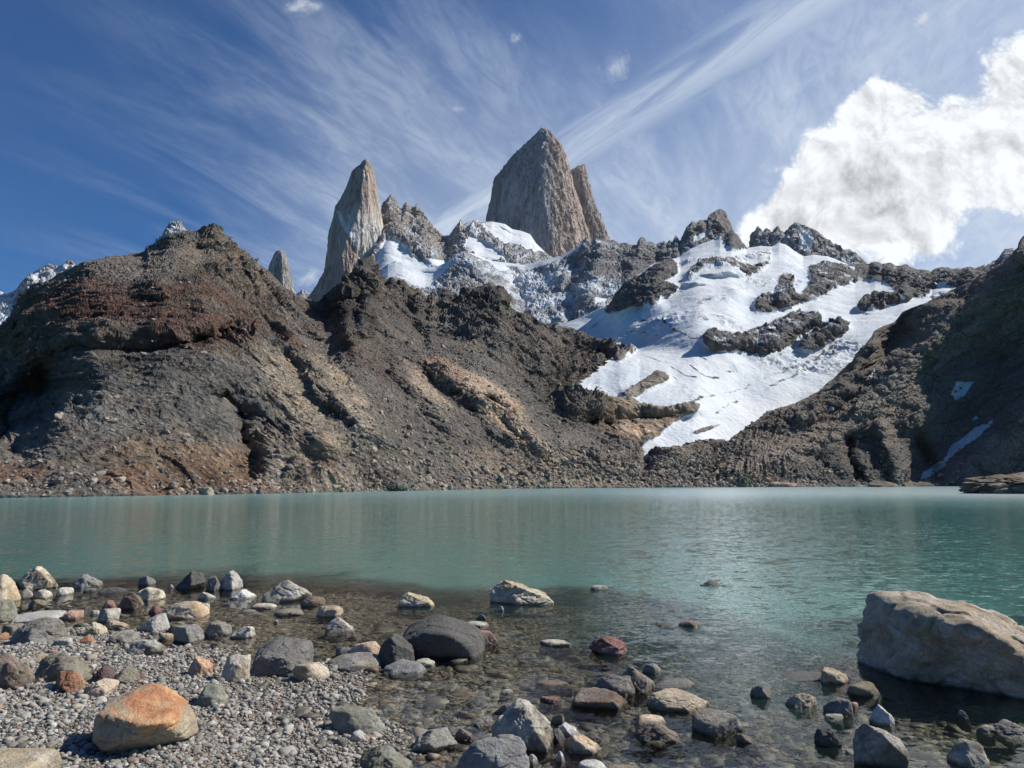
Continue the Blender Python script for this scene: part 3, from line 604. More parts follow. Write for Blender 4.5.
simple_range('mountain_ridge', [(738, 262), (746, 250), (751, 246), (752.5, 237.5), (755, 231), (757.5, 227), (760, 229), (762.5, 234), (764, 231), (766, 229), (769, 231), (772, 234), (774, 231), (776, 229), (777.5, 227), (779, 228), (780, 233), (782.5, 231), (784, 234), (787, 230), (792.5, 229), (793.5, 225), (795, 223), (800, 224), (805, 226), (815, 231), (822, 235), (830.5, 240), (833, 244), (835.5, 244), (839, 248), (843, 250), (849, 250), (855.5, 252.5), (859, 256), (863, 260), (865.5, 267), (880, 285)], 300, 2000, 3.0, 0.14, (0.21, 0.195, 0.18), 360, polys=([(796, 240), (805, 230), (813, 234), (812, 246), (803, 253)],))
simple_range('mountain_ridge', [(-120, 310), (-60, 285), (0, 291), (7, 294), (12, 293), (16, 290), (20, 284), (24, 280), (30, 275), (37, 271), (43, 267), (49, 264), (54, 266), (60, 266), (64.5, 265), (68, 261), (71, 260), (76, 266), (90, 282), (110, 300), (150, 330)], 372, 2600, 8.0, 0.42, (0.20, 0.19, 0.185), 300, polys=([(-130, 306), (16, 312), (30, 330), (30, 380), (-130, 380)],))
simple_range('mountain_ridge', [(155, 250), (162.5, 236), (166, 228), (169.5, 223), (172, 221.5), (176, 222), (181, 220.5), (183, 226), (186, 231), (192, 244), (196, 260)], 275, 1700, 5.0, 0.30, (0.27, 0.26, 0.245), 90, 60)
simple_range('mountain_ridge', [(290, 312), (296, 297), (298.6, 292.6), (302.5, 289.6), (305, 291), (307, 293), (309, 296), (318, 304), (330, 320)], 325, 2600, 6.0, 0.06, (0.2, 0.19, 0.185), 80, 50)

# ================================================================== granite spires (full bodies, faceted rings)
def spire_mat():
    m, N = mat_new('granite'); g = N.n('ShaderNodeNewGeometry'); P = g.outputs['Position']
    mp = N.n('ShaderNodeMapping'); N.put(mp.inputs['Vector'], P); mp.inputs['Scale'].default_value = (1, 1, 0.16)
    base = attr(N, 'rock'); n1 = N.noise(mp.outputs[0], 0.055, 7, 0.62); n2 = N.noise(P, 0.012, 6, 0.62, .3)
    k = N.m('MULTIPLY', N.m('ADD', .35, N.m('MULTIPLY', n1, 1.3)), N.m('ADD', .65, N.m('MULTIPLY', n2, .7)))
    ck = N.m('ABSOLUTE', N.m('SUBTRACT', N.noise(mp.outputs[0], 0.03, 6, 0.6, .4), .5))
    k = N.m('MULTIPLY', k, N.ss(ck, 0.0, 0.035, 0.42, 1.0))
    kk = N.n('ShaderNodeVectorMath', operation='SCALE'); N.put(kk.inputs[0], base); N.put(kk.inputs['Scale'], k)
    n3 = N.noise(P, 0.045, 7, 0.7)
    sn = N.ss(N.m('ADD', attr(N, 'snow'), N.m('MULTIPLY', N.m('SUBTRACT', n3, .5), 1.6)), 0.34, 0.75)
    col = N.mix(sn, kk.outputs[0], (.72, .75, .79, 1))
    b = bumpn(N, n1, 1.0, 26.0)
    p = N.n('ShaderNodeBsdfPrincipled'); N.put(p.inputs['Base Color'], col); p.inputs['Roughness'].default_value = .85; p.inputs['Specular IOR Level'].default_value = .2
    N.put(p.inputs['Normal'], b.outputs[0]); out(N, p.outputs[0]); return m
M_gran = spire_mat()
def spire(name, rows, Yc, cs, seed, paint, depth=0.9, K=280, sub=4.0, groove=1.0, mat=None, wc=130, wmin=.08):
    """rows: (py, left px, right px); cs: (angle deg, radius factor) ring facets as a function of height fraction; body stands at distance Yc"""
    rows = sorted(rows); ys = np.arange(rows[0][0], rows[-1][0], 1/sub*1.6)
    xl = np.interp(ys, [r[0] for r in rows], [r[1] for r in rows]); xr = np.interp(ys, [r[0] for r in rows], [r[2] for r in rows])
    R = len(ys); P = np.zeros((R, K, 3)); u = np.linspace(0, 1, K, endpoint=False)
    fr = (ys-ys[0])/(ys[-1]-ys[0])
    for i in range(R):
        pts = cs(fr[i])                       # ring corners: x in -1..1, y in -1 (near) .. 1 (far)
        pts = np.array(pts+[pts[0]]); L = np.concatenate([[0], np.cumsum(np.hypot(*np.diff(pts, axis=0).T))]); L /= L[-1]
        rx = np.interp(u, L, pts[:, 0]); ry = np.interp(u, L, pts[:, 1])
        hw = (xr[i]-xl[i])/2; cx = (xl[i]+xr[i])/2
        Wm = max(hw*Yc/F*depth, 3.0)
        Yd = Yc+ry*Wm
        P[i] = at(cx+rx*hw, ys[i]+0*rx, Yd)
    q = P.reshape(-1, 3)
    nrm = np.cross(np.roll(P, -1, 1)-np.roll(P, 1, 1), np.gradient(P, axis=0)); nrm /= np.linalg.norm(nrm, axis=2, keepdims=True)+1e-9
    cen = P.mean(1, keepdims=True); sgn = np.sign(((P-cen)*nrm).sum(2).mean()); nrm *= sgn
    s = Yc/2500.0; Q = q*np.array((1, 1, 0.14))
    cv, ce = cells(Q, 26*s, seed); cv2, _ = cells(q*np.array((1, 1, .4)), 15*s, seed+2)
    d = groove*s*(5*cv*np.minimum(1, ce*4)+3*cv2+7*fbm(Q, 26*s, 6, .7, True, seed)+3.5*fbm(q*np.array((1, 1, .5)), 11*s, 4, .7, True, seed+1)+4*fbm(q, 140*s, 3, .5, False, seed))
    d = d-groove*s*9*np.clip(.10-np.abs(perlin(q*np.array((1, 1, .07))/(48*s)+seed)), 0, 1)/.10-groove*s*5*np.clip(.08-np.abs(perlin(q*np.array((1, 1, .45))/(90*s)+seed*2)), 0, 1)/.08
    wpx = ((xr-xl)[:, None]*Yc/F+np.zeros((R, K))).ravel()
    d = d*np.clip(wpx/(wc*s), wmin, 1)
    face = nrm[..., 0].ravel()
    d = d*(1-0.65*np.abs(face)**4)           # keep the traced outline
    P2 = P+nrm*d.reshape(R, K)[..., None]
    capv = P2[:1].mean(1, keepdims=True); P2 = np.concatenate([np.repeat(capv, K, 1), P2], 0)
    R2 = P2.shape[0]; i = np.arange(R2*K).reshape(R2, K); j = np.roll(i, -1, 1)
    Fq = np.stack([i[:-1].ravel(), j[:-1].ravel(), j[1:].ravel(), i[1:].ravel()], 1)
    if sgn > 0: Fq = Fq[:, ::-1]
    n3 = np.concatenate([nrm[:1], nrm], 0)
    fr2 = np.concatenate([[0], fr])[:, None]+np.zeros((R2, K)); U = (u[None]+np.zeros((R2, K)))
    yy = np.concatenate([[ys[0]], ys])[:, None]+np.zeros((R2, K))
    a = P2[..., 0]/P2[..., 1]; v = (P2[..., 2]-H)/P2[..., 1]
    xpx = 512+F*a*(1/(CP+v*SP))
    col, snow = paint(xpx, yy, P2, n3)
    me = mesh_np(name, P2.reshape(-1, 3), Fq, False); vattr(me, 'rock', col.reshape(-1, 3)); vattr(me, 'snow', snow.reshape(-1))
    return struct(link(name, me, mat or M_gran))
TAN = np.array((.46, .37, .31)); GREY = np.array((.235, .225, .215))
# tall left spire
def cs_p(f):
    k = max(0., min(1., (f-0.30)/0.5)); xr_ = 0.45-0.75*k if f > .3 else 0.45-0.1*f
    xf = 0.05+(-0.55)*min(1, max(0, (f-.3)/.25))+0.35*max(0, (f-.55)/.45)
    return [(-1, 0.1), (-.55, -.35), (xf, -.95), (xf+.38, -.80), (.82, -.35), (1, 0.15), (.6, .8), (-.5, .9)]
def paint_p(X, Yp, P, n):
    w = fbm(fp(P), 90, 4, .6).reshape(X.shape)
    col = TAN*np.ones(X.shape+(1,))*0.90
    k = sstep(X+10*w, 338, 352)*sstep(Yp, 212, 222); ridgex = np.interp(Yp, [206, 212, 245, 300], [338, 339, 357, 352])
    k = sstep(X-ridgex+6*w, -2, 4)*sstep(Yp+(X-338)*.35+8*w, 206, 244)  # pale slabs right of the ridge, with their sunlight painted in
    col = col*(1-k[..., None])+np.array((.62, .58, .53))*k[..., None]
    sn = 0.0*X
    for seg in [([(338, 212), (345, 228), (357, 243)], 4.0, .62), ([(348, 215), (362, 230), (378, 243)], 4, .5), ([(344, 222), (358, 236), (375, 250)], 5, .38), ([(350, 212), (375, 222)], 5, .32)]:
        sn = np.maximum(sn, seg_feature(X+3*w, Yp+3*w, seg))
    sn = np.maximum(sn, .30*(Yp < 166))
    return col, sn
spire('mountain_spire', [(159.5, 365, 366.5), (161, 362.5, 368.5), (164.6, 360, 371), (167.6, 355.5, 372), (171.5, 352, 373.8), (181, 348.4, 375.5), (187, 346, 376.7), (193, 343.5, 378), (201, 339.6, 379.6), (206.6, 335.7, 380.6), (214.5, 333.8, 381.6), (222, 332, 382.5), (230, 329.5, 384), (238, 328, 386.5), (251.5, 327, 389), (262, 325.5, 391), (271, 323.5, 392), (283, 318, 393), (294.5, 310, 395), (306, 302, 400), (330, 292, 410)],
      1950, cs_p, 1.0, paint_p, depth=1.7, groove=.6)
# great tower
def cs_f(f):
    xf = 0.15-0.05*f
    return [(-1, .25), (-.90, -.30), (-.62, -.55), (xf-.02, -.92), (xf+.10, -.98), (.72, -.62), (.93, -.18), (1, .3), (.5, .95), (-.5, .95)]
def paint_f(X, Yp, P, n):
    w = fbm(fp(P), 120, 4, .6).reshape(X.shape)
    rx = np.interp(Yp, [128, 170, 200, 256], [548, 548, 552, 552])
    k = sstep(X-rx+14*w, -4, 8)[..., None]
    col = np.array((.43, .40, .395))*(1-k)+np.array((.50, .395, .33))*k  # shade painted greyer on the left face, sunlight browner on the right
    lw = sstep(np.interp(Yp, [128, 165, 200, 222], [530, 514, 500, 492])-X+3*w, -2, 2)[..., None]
    col = col*(1-lw)+np.array((.32, .285, .265))*lw  # left rim facet painted darker still for its shade
    sn = 0.17*(1-k[..., 0])*sstep(Yp, 140, 190)*(1-lw[..., 0])+seg_feature(X+6*w, Yp+6*w, ([(528, 172), (535, 180)], 9, .28))+seg_feature(X+6*w, Yp, ([(520, 200), (545, 240)], 14, .16))
    return col, np.clip(sn, 0, 1)
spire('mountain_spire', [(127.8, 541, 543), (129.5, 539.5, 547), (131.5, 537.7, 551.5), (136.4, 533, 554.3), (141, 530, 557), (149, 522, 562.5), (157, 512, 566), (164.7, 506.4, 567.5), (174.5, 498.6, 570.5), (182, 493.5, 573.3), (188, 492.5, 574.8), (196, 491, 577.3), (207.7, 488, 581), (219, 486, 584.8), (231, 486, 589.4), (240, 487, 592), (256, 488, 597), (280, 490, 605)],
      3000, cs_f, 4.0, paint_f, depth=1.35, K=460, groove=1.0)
# right pillar
def cs_v(f): return [(-1, .2), (-.7, -.5), (.1, -.95), (.45, -.9), (.85, -.3), (1, .3), (.4, .9), (-.4, .9)]
def paint_v(X, Yp, P, n):
    w = fbm(fp(P), 100, 4, .6).reshape(X.shape); col = np.array((.44, .37, .325))*(1+.4*w)[..., None]
    return col, 0.30*(Yp > 229)+0.0*X
spire('mountain_spire', [(164.2, 583, 584.6), (166, 578, 585.5), (168.6, 574, 586.4), (172.5, 568, 587.5), (180, 566, 589), (186, 565, 591), (195, 565, 593.3), (205.7, 566, 596.2), (219, 567, 601), (229, 568, 606), (239, 568, 609.5), (260, 566, 618)],
      3150, cs_v, 9.0, paint_v, depth=1.1, K=260)
def cs_s(f): return [(-1, 0), (-.5, -.8), (.3, -.95), (.8, -.4), (1, .1), (.3, .9), (-.4, .9)]
def paint_s(X, Yp, P, n):
    w = fbm(fp(P), 60, 4, .6).reshape(X.shape); col = np.array((.40, .375, .355))*(1+.5*w)[..., None]
    return col, 0.34*sstep(Yp, 272, 282)+0*X
spire('mountain_spire', [(250.3, 278, 281), (251.5, 276, 283), (253.5, 274.5, 285), (261, 271, 288), (269, 268.3, 290.2), (275, 266, 291.3), (288, 262, 294.7), (296, 260, 296.3), (315, 255, 302)], 2500, cs_s, 5.5, paint_s, depth=1.0, K=150)

# dark pinnacles along the crest of the near ridge
def paint_k(X, Yp, P, n): return np.ones(X.shape+(1,))*np.array((.062, .056, .052)), 0*X
def paint_k2(X, Yp, P, n): return np.ones(X.shape+(1,))*np.array((.15, .13, .11)), 0*X
rk = random.Random(5)
for i, (xc, yt, hw, yb, dark) in enumerate([(359, 260.5, 9, 292, 1), (367, 258.5, 8, 290, 1), (352, 272, 9, 300, 1), (345, 278, 9, 302, 1), (338, 286, 10, 306, 1), (330, 292, 9, 308, 1), (375, 271, 7, 296, 1), (384, 279.5, 6, 298, 1), (390, 278, 5, 296, 1), (396, 284, 6, 300, 1), (404, 282, 5, 300, 0),
        (411, 290, 5, 302, 1), (418, 288, 6, 306, 0), (432, 292, 6, 308, 1), (440, 297, 5, 308, 0), (447, 290, 5, 306, 1), (453, 297, 5, 308, 0), (464, 289, 7, 304, 1), (472, 288, 6, 303, 0), (480, 286.5, 8, 305, 1), (490, 285.5, 8, 305, 1), (499, 290, 6, 307, 1), (211, 226, 8, 238, 0), (204, 228, 6, 239, 0), (169, 235, 7, 247, 0), (159, 241, 7, 251, 1), (152, 246, 6, 255, 1)]):
    lean = rk.uniform(-.35, .35)*hw; rows_ = []
    for f in (0, .07, .2, .35, .5, .7, 1.0):
        wv = hw*(0.06+0.94*f**rk.uniform(.65, .95)); cxx = xc+lean*f+rk.uniform(-.10, .10)*hw
        rows_.append((yt+(yb-yt)*f, cxx-wv, cxx+wv))
    Yk = float(interp(rY, np.array([xc]))[0])*1.0
    spire('crag', rows_, Yk, cs_s, 20+i*1.7, paint_k if dark else paint_k2, depth=rk.uniform(.8, 1.4), K=64, sub=3.0, groove=1.0, mat=M_near, wc=45, wmin=.25)

# ================================================================== lake bed, beach, water
bedpts = []   # (px, py, z)
for p in [(-200, 640, .10), (0, 655, .10), (60, 655, .09), (110, 660, .08), (160, 668, .07), (200, 690, .07), (240, 705, .07), (320, 700, .02), (300, 740, .07), (0, 700, .16), (0, 768, .26), (100, 720, .16), (150, 768, .20), (250, 768, .12), (325, 768, .04), (-300, 768, .35), (0, 900, .35), (300, 900, .2), (600, 900, .0),
          (0, 628, .0), (70, 636, -.01), (140, 648, -.01), (175, 652, -.005), (215, 668, -.005), (245, 690, .015), (335, 692, .005), (345, 712, -.005), (362, 760, -.005), (290, 716, -.012), (410, 768, -.02), (400, 700, -.05), (480, 768, -.05), (560, 768, -.09),
          (-200, 600, .05), (0, 605, -.05), (60, 602, -.09), (120, 620, -.06), (200, 610, -.12), (200, 640, -.05), (260, 690, -.01), (280, 660, -.07), (340, 640, -.13), (420, 690, -.07), (520, 680, -.13), (600, 720, -.13), (700, 700, -.20), (700, 760, -.15), (800, 720, -.22), (880, 720, -.14), (900, 760, -.16), (960, 730, -.14), (1024, 760, -.16), (1200, 760, -.1),
          (0, 585, -.18), (100, 583, -.2), (200, 585, -.2), (300, 590, -.2), (400, 590, -.22), (500, 600, -.24), (560, 605, -.26), (650, 640, -.28), (760, 665, -.30), (850, 650, -.35), (950, 640, -.4), (1100, 640, -.3), (450, 620, -.2), (600, 650, -.22)]:
    bedpts.append(p)
bp = np.array([ground(a, b, z) for a, b, z in bedpts])
drop = [(-40, 588), (0, 582), (60, 580), (150, 577.5), (260, 579.5), (380, 584), (440, 590), (500, 594), (560, 590), (610, 592), (640, 606), (720, 622), (800, 640), (860, 640), (960, 625), (1060, 620)]
dp = np.array([ground(a, b, 0.0) for a, b in drop]); dp = dp[np.argsort(dp[:, 0])]
def bed_z(x, y):
    x = np.asarray(x, float); y = np.asarray(y, float); s = x.shape; x = x.ravel(); y = y.ravel()
    num = np.zeros(x.shape); den = np.zeros(x.shape)
    for q in bp:
        d = (x-q[0])**2+((y-q[1])*0.6)**2+0.03*max(q[1], 5)/8
        wt = 1/d**1.6; num += wt*q[2]; den += wt
    z = num/den
    yd = np.interp(x, dp[:, 0], dp[:, 1])+0.3*np.sin(x*.9)+1.6*perlin(np.stack([x*.45, y*.3, 0*x+9], 1))+.7*perlin(np.stack([x*1.5, y*.8, 0*x+5], 1))+0.5
    k = y-yd
    z = z-0.04*np.clip(k+1.5, 0, 3)**2-np.where(k > 0.3, 0.55*(k-0.3), 0)
    z = np.maximum(z, -3.2)
    z = z+(0.014*perlin(np.stack([x*1.3, y*1.3, 0*x], 1))+0.008*perlin(np.stack([x*4, y*4, 0*x+3], 1)))
    return z.reshape(s)
xs = np.concatenate([[-1500, -600], np.linspace(-60, -8, 40)[:-1], np.linspace(-8, 9, 340), np.linspace(9, 60, 40)[1:], [600, 1500]])
ysb = np.concatenate([np.linspace(-6, 3.5, 24)[:-1], np.linspace(3.5, 21, 340), np.linspace(21, 60, 40)[1:], np.linspace(60, 1200, 12)[1:]])
GX, GY = np.meshgrid(xs, ysb)
GZ = bed_z(GX, GY)
m, N = mat_new('lake_bed_gravel'); g = N.n('ShaderNodeNewGeometry'); P = g.outputs['Position']
warp = N.noise(P, 3.0, 3, .5, 0, 1)
vw = N.n('ShaderNodeVectorMath', operation='MULTIPLY_ADD'); N.put(vw.inputs[0], warp); vw.inputs[1].default_value = (.12, .12, .12); N.put(vw.inputs[2], P)
def voro(scale):
    v = N.n('ShaderNodeTexVoronoi', feature='F1'); N.put(v.inputs['Vector'], vw.outputs[0]); v.inputs['Scale'].default_value = scale
    e = N.n('ShaderNodeTexVoronoi', feature='DISTANCE_TO_EDGE'); N.put(e.inputs['Vector'], vw.outputs[0]); e.inputs['Scale'].default_value = scale
    s = N.n('ShaderNodeSeparateColor'); N.put(s.inputs[0], v.outputs['Color']); return s.outputs[0], s.outputs[1], e.outputs['Distance']
r1, r2, e1 = voro(7.0); r3, r4, e2 = voro(26.0)
ramp = N.n('ShaderNodeValToRGB'); N.put(ramp.inputs[0], N.m('ADD', N.m('MULTIPLY', r1, .6), N.m('MULTIPLY', r3, .4)))
el = ramp.color_ramp.elements; el[0].position = .15; el[0].color = (.10, .092, .078, 1); el[1].position = .9; el[1].color = (.36, .33, .27, 1)
for p_, c_ in ((.45, (.20, .18, .145, 1)), (.62, (.24, .20, .145, 1)), (.7, (.19, .12, .085, 1))):
    e_ = ramp.color_ramp.elements.new(p_); e_.color = c_
crack = N.m('MULTIPLY', N.ss(e1, 0.0, 0.07, 0.35, 1.0), N.ss(e2, 0.0, 0.10, 0.55, 1.0))
kk = N.n('ShaderNodeVectorMath', operation='SCALE'); N.put(kk.inputs[0], ramp.outputs[0]); N.put(kk.inputs['Scale'], N.m('MULTIPLY', crack, N.m('ADD', .6, N.m('MULTIPLY', N.noise(P, 30, 5, .6), .8))))
hb = N.m('ADD', N.m('MULTIPLY', N.ss(e1, 0, .25), 1.0), N.m('MULTIPLY', N.ss(e2, 0, .3), .35))
b = bumpn(N, hb, .9, .04)
p = N.n('ShaderNodeBsdfPrincipled'); N.put(p.inputs['Base Color'], kk.outputs[0]); p.inputs['Roughness'].default_value = .8; N.put(p.inputs['Normal'], b.outputs[0])
out(N, p.outputs[0]); M_bed = m
me = mesh_np('lake_bed', np.stack([GX, GY, GZ], -1).reshape(-1, 3), grid_faces(*GX.shape))
struct(link('lake_bed', me, M_bed))

# water: clear over the shelf, milky turquoise with depth
wx = np.concatenate([np.linspace(-1500, -60, 30)[:-1], np.linspace(-60, -9, 30)[:-1], np.linspace(-9, 10, 200), np.linspace(10, 60, 30)[1:], np.linspace(60, 1500, 30)[1:]])
wy = np.concatenate([np.linspace(-6, 4, 8)[:-1], np.linspace(4, 22, 240), np.linspace(22, 60, 30)[1:], np.linspace(60, 900, 60)[1:]])
WX, WY = np.meshgrid(wx, wy); dep = np.maximum(0, -bed_z(WX, WY)); dep = np.where((np.abs(WX) > 60) | (WY > 60), 6.0, dep)
turb = 1-np.exp(-np.maximum(dep-0.14, 0)*2.0-np.maximum(dep-0.7, 0)*3)
m, N = mat_new('glacial_water'); g = N.n('ShaderNodeNewGeometry'); P = g.outputs['Position']
dist = N.n('ShaderNodeVectorMath', operation='LENGTH'); N.put(dist.inputs[0], P)
mp = N.n('ShaderNodeMapping'); N.put(mp.inputs['Vector'], P); mp.inputs['Rotation'].default_value = (0, 0, .5); mp.inputs['Scale'].default_value = (1.0, 1.6, 1)
wc = N.noise(P, 0.035, 3, .5); calm = N.ss(attr(N, 'turbidity'), 0.0, 0.5, 0.62, 1.0)
gust = N.m('MULTIPLY', N.ss(wc, .35, .65, .75, 1.3), calm)
acc = None
for scale_, amp_, det_ in ((0.9, .10, 2), (3.0, .30, 3), (9.0, .34, 3), (26.0, .22, 2)):
    nv = N.noise(mp.outputs[0], scale_, det_, .5, .4, 1)
    q = N.n('ShaderNodeVectorMath', operation='MULTIPLY_ADD'); N.put(q.inputs[0], nv); q.inputs[1].default_value = (amp_, amp_, 0); q.inputs[2].default_value = (-amp_*.5, -amp_*.5, 0)
    if acc is None: acc = q.outputs[0]
    else:
        ad = N.n('ShaderNodeVectorMath', operation='ADD'); N.put(ad.inputs[0], acc); N.put(ad.inputs[1], q.outputs[0]); acc = ad.outputs[0]
sc3 = N.n('ShaderNodeVectorMath', operation='SCALE'); N.put(sc3.inputs[0], acc); N.put(sc3.inputs['Scale'], gust)
up = N.n('ShaderNodeVectorMath', operation='ADD'); N.put(up.inputs[0], sc3.outputs[0]); up.inputs[1].default_value = (0, 0, 1)
b = N.n('ShaderNodeVectorMath', operation='NORMALIZE'); N.put(b.inputs[0], up.outputs[0])
fr = N.n('ShaderNodeFresnel'); fr.inputs[0].default_value = 1.33; N.put(fr.inputs[1], b.outputs[0])
gl = N.n('ShaderNodeBsdfGlossy'); N.put(gl.inputs['Roughness'], N.ss(dist.outputs['Value'], 12, 160, .05, .24)); N.put(gl.inputs['Normal'], b.outputs[0]); gl.inputs[0].default_value = (1, 1, 1, 1)
tr = N.n('ShaderNodeBsdfTransparent'); N.put(tr.inputs[0], N.mix(N.ss(attr(N, 'depth'), 0.0, .30), (.92, .93, .90, 1), (.58, .62, .52, 1)))
df = N.n('ShaderNodeBsdfDiffuse'); N.put(df.inputs[0], N.mix(N.ss(dist.outputs['Value'], 14, 130), (.070, .175, .155, 1), (.115, .36, .335, 1)))
m1 = N.n('ShaderNodeMixShader'); N.put(m1.inputs[0], attr(N, 'turbidity')); N.put(m1.inputs[1], tr.outputs[0]); N.put(m1.inputs[2], df.outputs[0])
m2 = N.n('ShaderNodeMixShader'); N.put(m2.inputs[0], fr.outputs[0]); N.put(m2.inputs[1], m1.outputs[0]); N.put(m2.inputs[2], gl.outputs[0])
out(N, m2.outputs[0])
me = mesh_np('lake_water', np.stack([WX, WY, 0*WX], -1).reshape(-1, 3), grid_faces(*WX.shape))
vattr(me, 'turbidity', turb.ravel()); vattr(me, 'depth', dep.ravel())
struct(link('lake_water', me, m))

# ================================================================== gravel
def ico(sub):
    import bmesh
    bm = bmesh.new(); bmesh.ops.create_icosphere(bm, subdivisions=sub, radius=1)
    V = np.array([v.co[:] for v in bm.verts]); Fc = np.array([[v.index for v in f.verts] for f in bm.faces]); bm.free(); return V, Fc
ICO = {k: ico(k) for k in (2, 4, 5, 6)}
def polytope(V, planes, p):
    n = np.array([q[:3] for q in planes], float); n /= np.linalg.norm(n, axis=1, keepdims=True); d = np.array([q[3] for q in planes])
    s = np.maximum(V@n.T, 0)/d
    return V*((s**p).sum(1)**(-1/p))[:, None]
def pebbles(name, pts, sizes, colors, flat, seed, rough=.75, pw=9):
    r = np.random.RandomState(seed); V, Fc = ICO[2]; tmpl = []
    for k in range(14):
        pl = []
        for _ in range(9):
            a = r.normal(size=3); a /= np.linalg.norm(a); pl.append((*a, r.uniform(.6, 1.0)))
        for a in ((1, 0, 0), (-1, 0, 0), (0, 1, 0), (0, -1, 0), (0, 0, 1), (0, 0, -1)): pl.append((*a, 1.0))
        tmpl.append(polytope(V, pl, pw))
    n = len(pts); nv = len(V); A = np.zeros((n, nv, 3))
    T = np.array(tmpl)[r.randint(0, 14, n)]
    sx = r.uniform(.75, 1.35, n); sy = r.uniform(.7, 1.1, n); sz = r.uniform(.45, .9, n)*flat
    T = T*np.stack([sx, sy, sz], 1)[:, None]*sizes[:, None, None]
    t = r.uniform(-.45, .45, n); c, s = np.cos(t)[:, None], np.sin(t)[:, None]
    T = np.stack([T[..., 0]*c-T[..., 2]*s, T[..., 1], T[..., 0]*s+T[..., 2]*c], -1)
    a = r.uniform(0, 6.28, n); c, s = np.cos(a)[:, None], np.sin(a)[:, None]
    T = np.stack([T[..., 0]*c-T[..., 1]*s, T[..., 0]*s+T[..., 1]*c, T[..., 2]], -1)+pts[:, None]
    Fq = (Fc[None]+(np.arange(n)*nv)[:, None, None]).reshape(-1, 3)
    me = mesh_np(name, T.reshape(-1, 3), Fq, pw < 20)
    vattr(me, 'stone', np.repeat(colors, nv, 0))
    m, N = mat_new(name+'_stone'); g = N.n('ShaderNodeNewGeometry')
    kk = N.n('ShaderNodeVectorMath', operation='SCALE'); N.put(kk.inputs[0], attr(N, 'stone')); N.put(kk.inputs['Scale'], N.m('ADD', .55, N.m('MULTIPLY', N.noise(g.outputs['Position'], 60, 5, .7), .9)))
    p = N.n('ShaderNodeBsdfPrincipled'); N.put(p.inputs['Base Color'], kk.outputs[0]); p.inputs['Roughness'].default_value = rough
    bb = bumpn(N, N.noise(g.outputs['Position'], 120, 4, .6), .5, .004); N.put(p.inputs['Normal'], bb.outputs[0]); out(N, p.outputs[0])
    o = link(name, me, m); return struct(o, 'stuff')
def stone_cols(r, n, k=1.0):
    pal = np.array([(.32, .31, .28), (.23, .225, .21), (.40, .38, .34), (.15, .148, .14), (.34, .30, .25), (.25, .21, .17), (.45, .44, .41), (.27, .18, .14), (.20, .20, .185), (.34, .335, .31)])
    return pal[r.choice(len(pal), n, p=[.16, .15, .13, .12, .10, .07, .06, .03, .08, .10])]*r.uniform(.75, 1.2, (n, 1))*k
r = np.random.RandomState(3)
# dry beach, denser towards the viewer
n = 80000; gx = r.uniform(-6.5, .6, n); gy = r.uniform(4.2, 10.8, n)
zz = bed_z(gx, gy); ax = gx/gy
k = (zz > -0.012) & (np.abs(ax) < .80) & (r.uniform(size=n) < np.clip((zz+.03)/.05, 0, 1))
gx, gy, zz = gx[k], gy[k], zz[k]
k2 = r.uniform(size=len(gx)) < 0.95*np.clip(8.0/gy, 0, 1)**1.0
gx, gy, zz = gx[k2][:44000], gy[k2][:44000], zz[k2][:44000]
sz = np.clip(r.lognormal(math.log(.0118), .5, len(gx)), .006, .055)
pebbles('gravel', np.stack([gx, gy, zz+sz*.2], 1), sz, stone_cols(r, len(gx), .82), 1.0, 5)
# stones lying under the shallow water
n = 20000; gy = 4.3+14*r.uniform(size=n)**.9; gx = r.uniform(-.8, .85, n)*gy*.95
zz = bed_z(gx, gy); k = (zz < .0) & (zz > -.42); gx, gy, zz = gx[k][:6500], gy[k][:6500], zz[k][:6500]
sz = np.clip(r.lognormal(math.log(.045), .5, len(gx)), .015, .16)
cap = np.maximum(.008, (-zz-.01)*.9)
small = r.uniform(size=len(gx)) < .035
szz = np.where(small, sz*.55, sz)
pt = np.stack([gx, gy, zz-np.where(small, -.2*szz, .1*szz)], 1)
flatk = np.where(small, 1.0, np.minimum(1.0, cap/(szz*.7)))
o = pebbles('submerged_stones', pt, szz, stone_cols(r, len(gx), .50)*np.array((1.03, .96, .82)), 0.55, 8, .6)

slope_blocks()
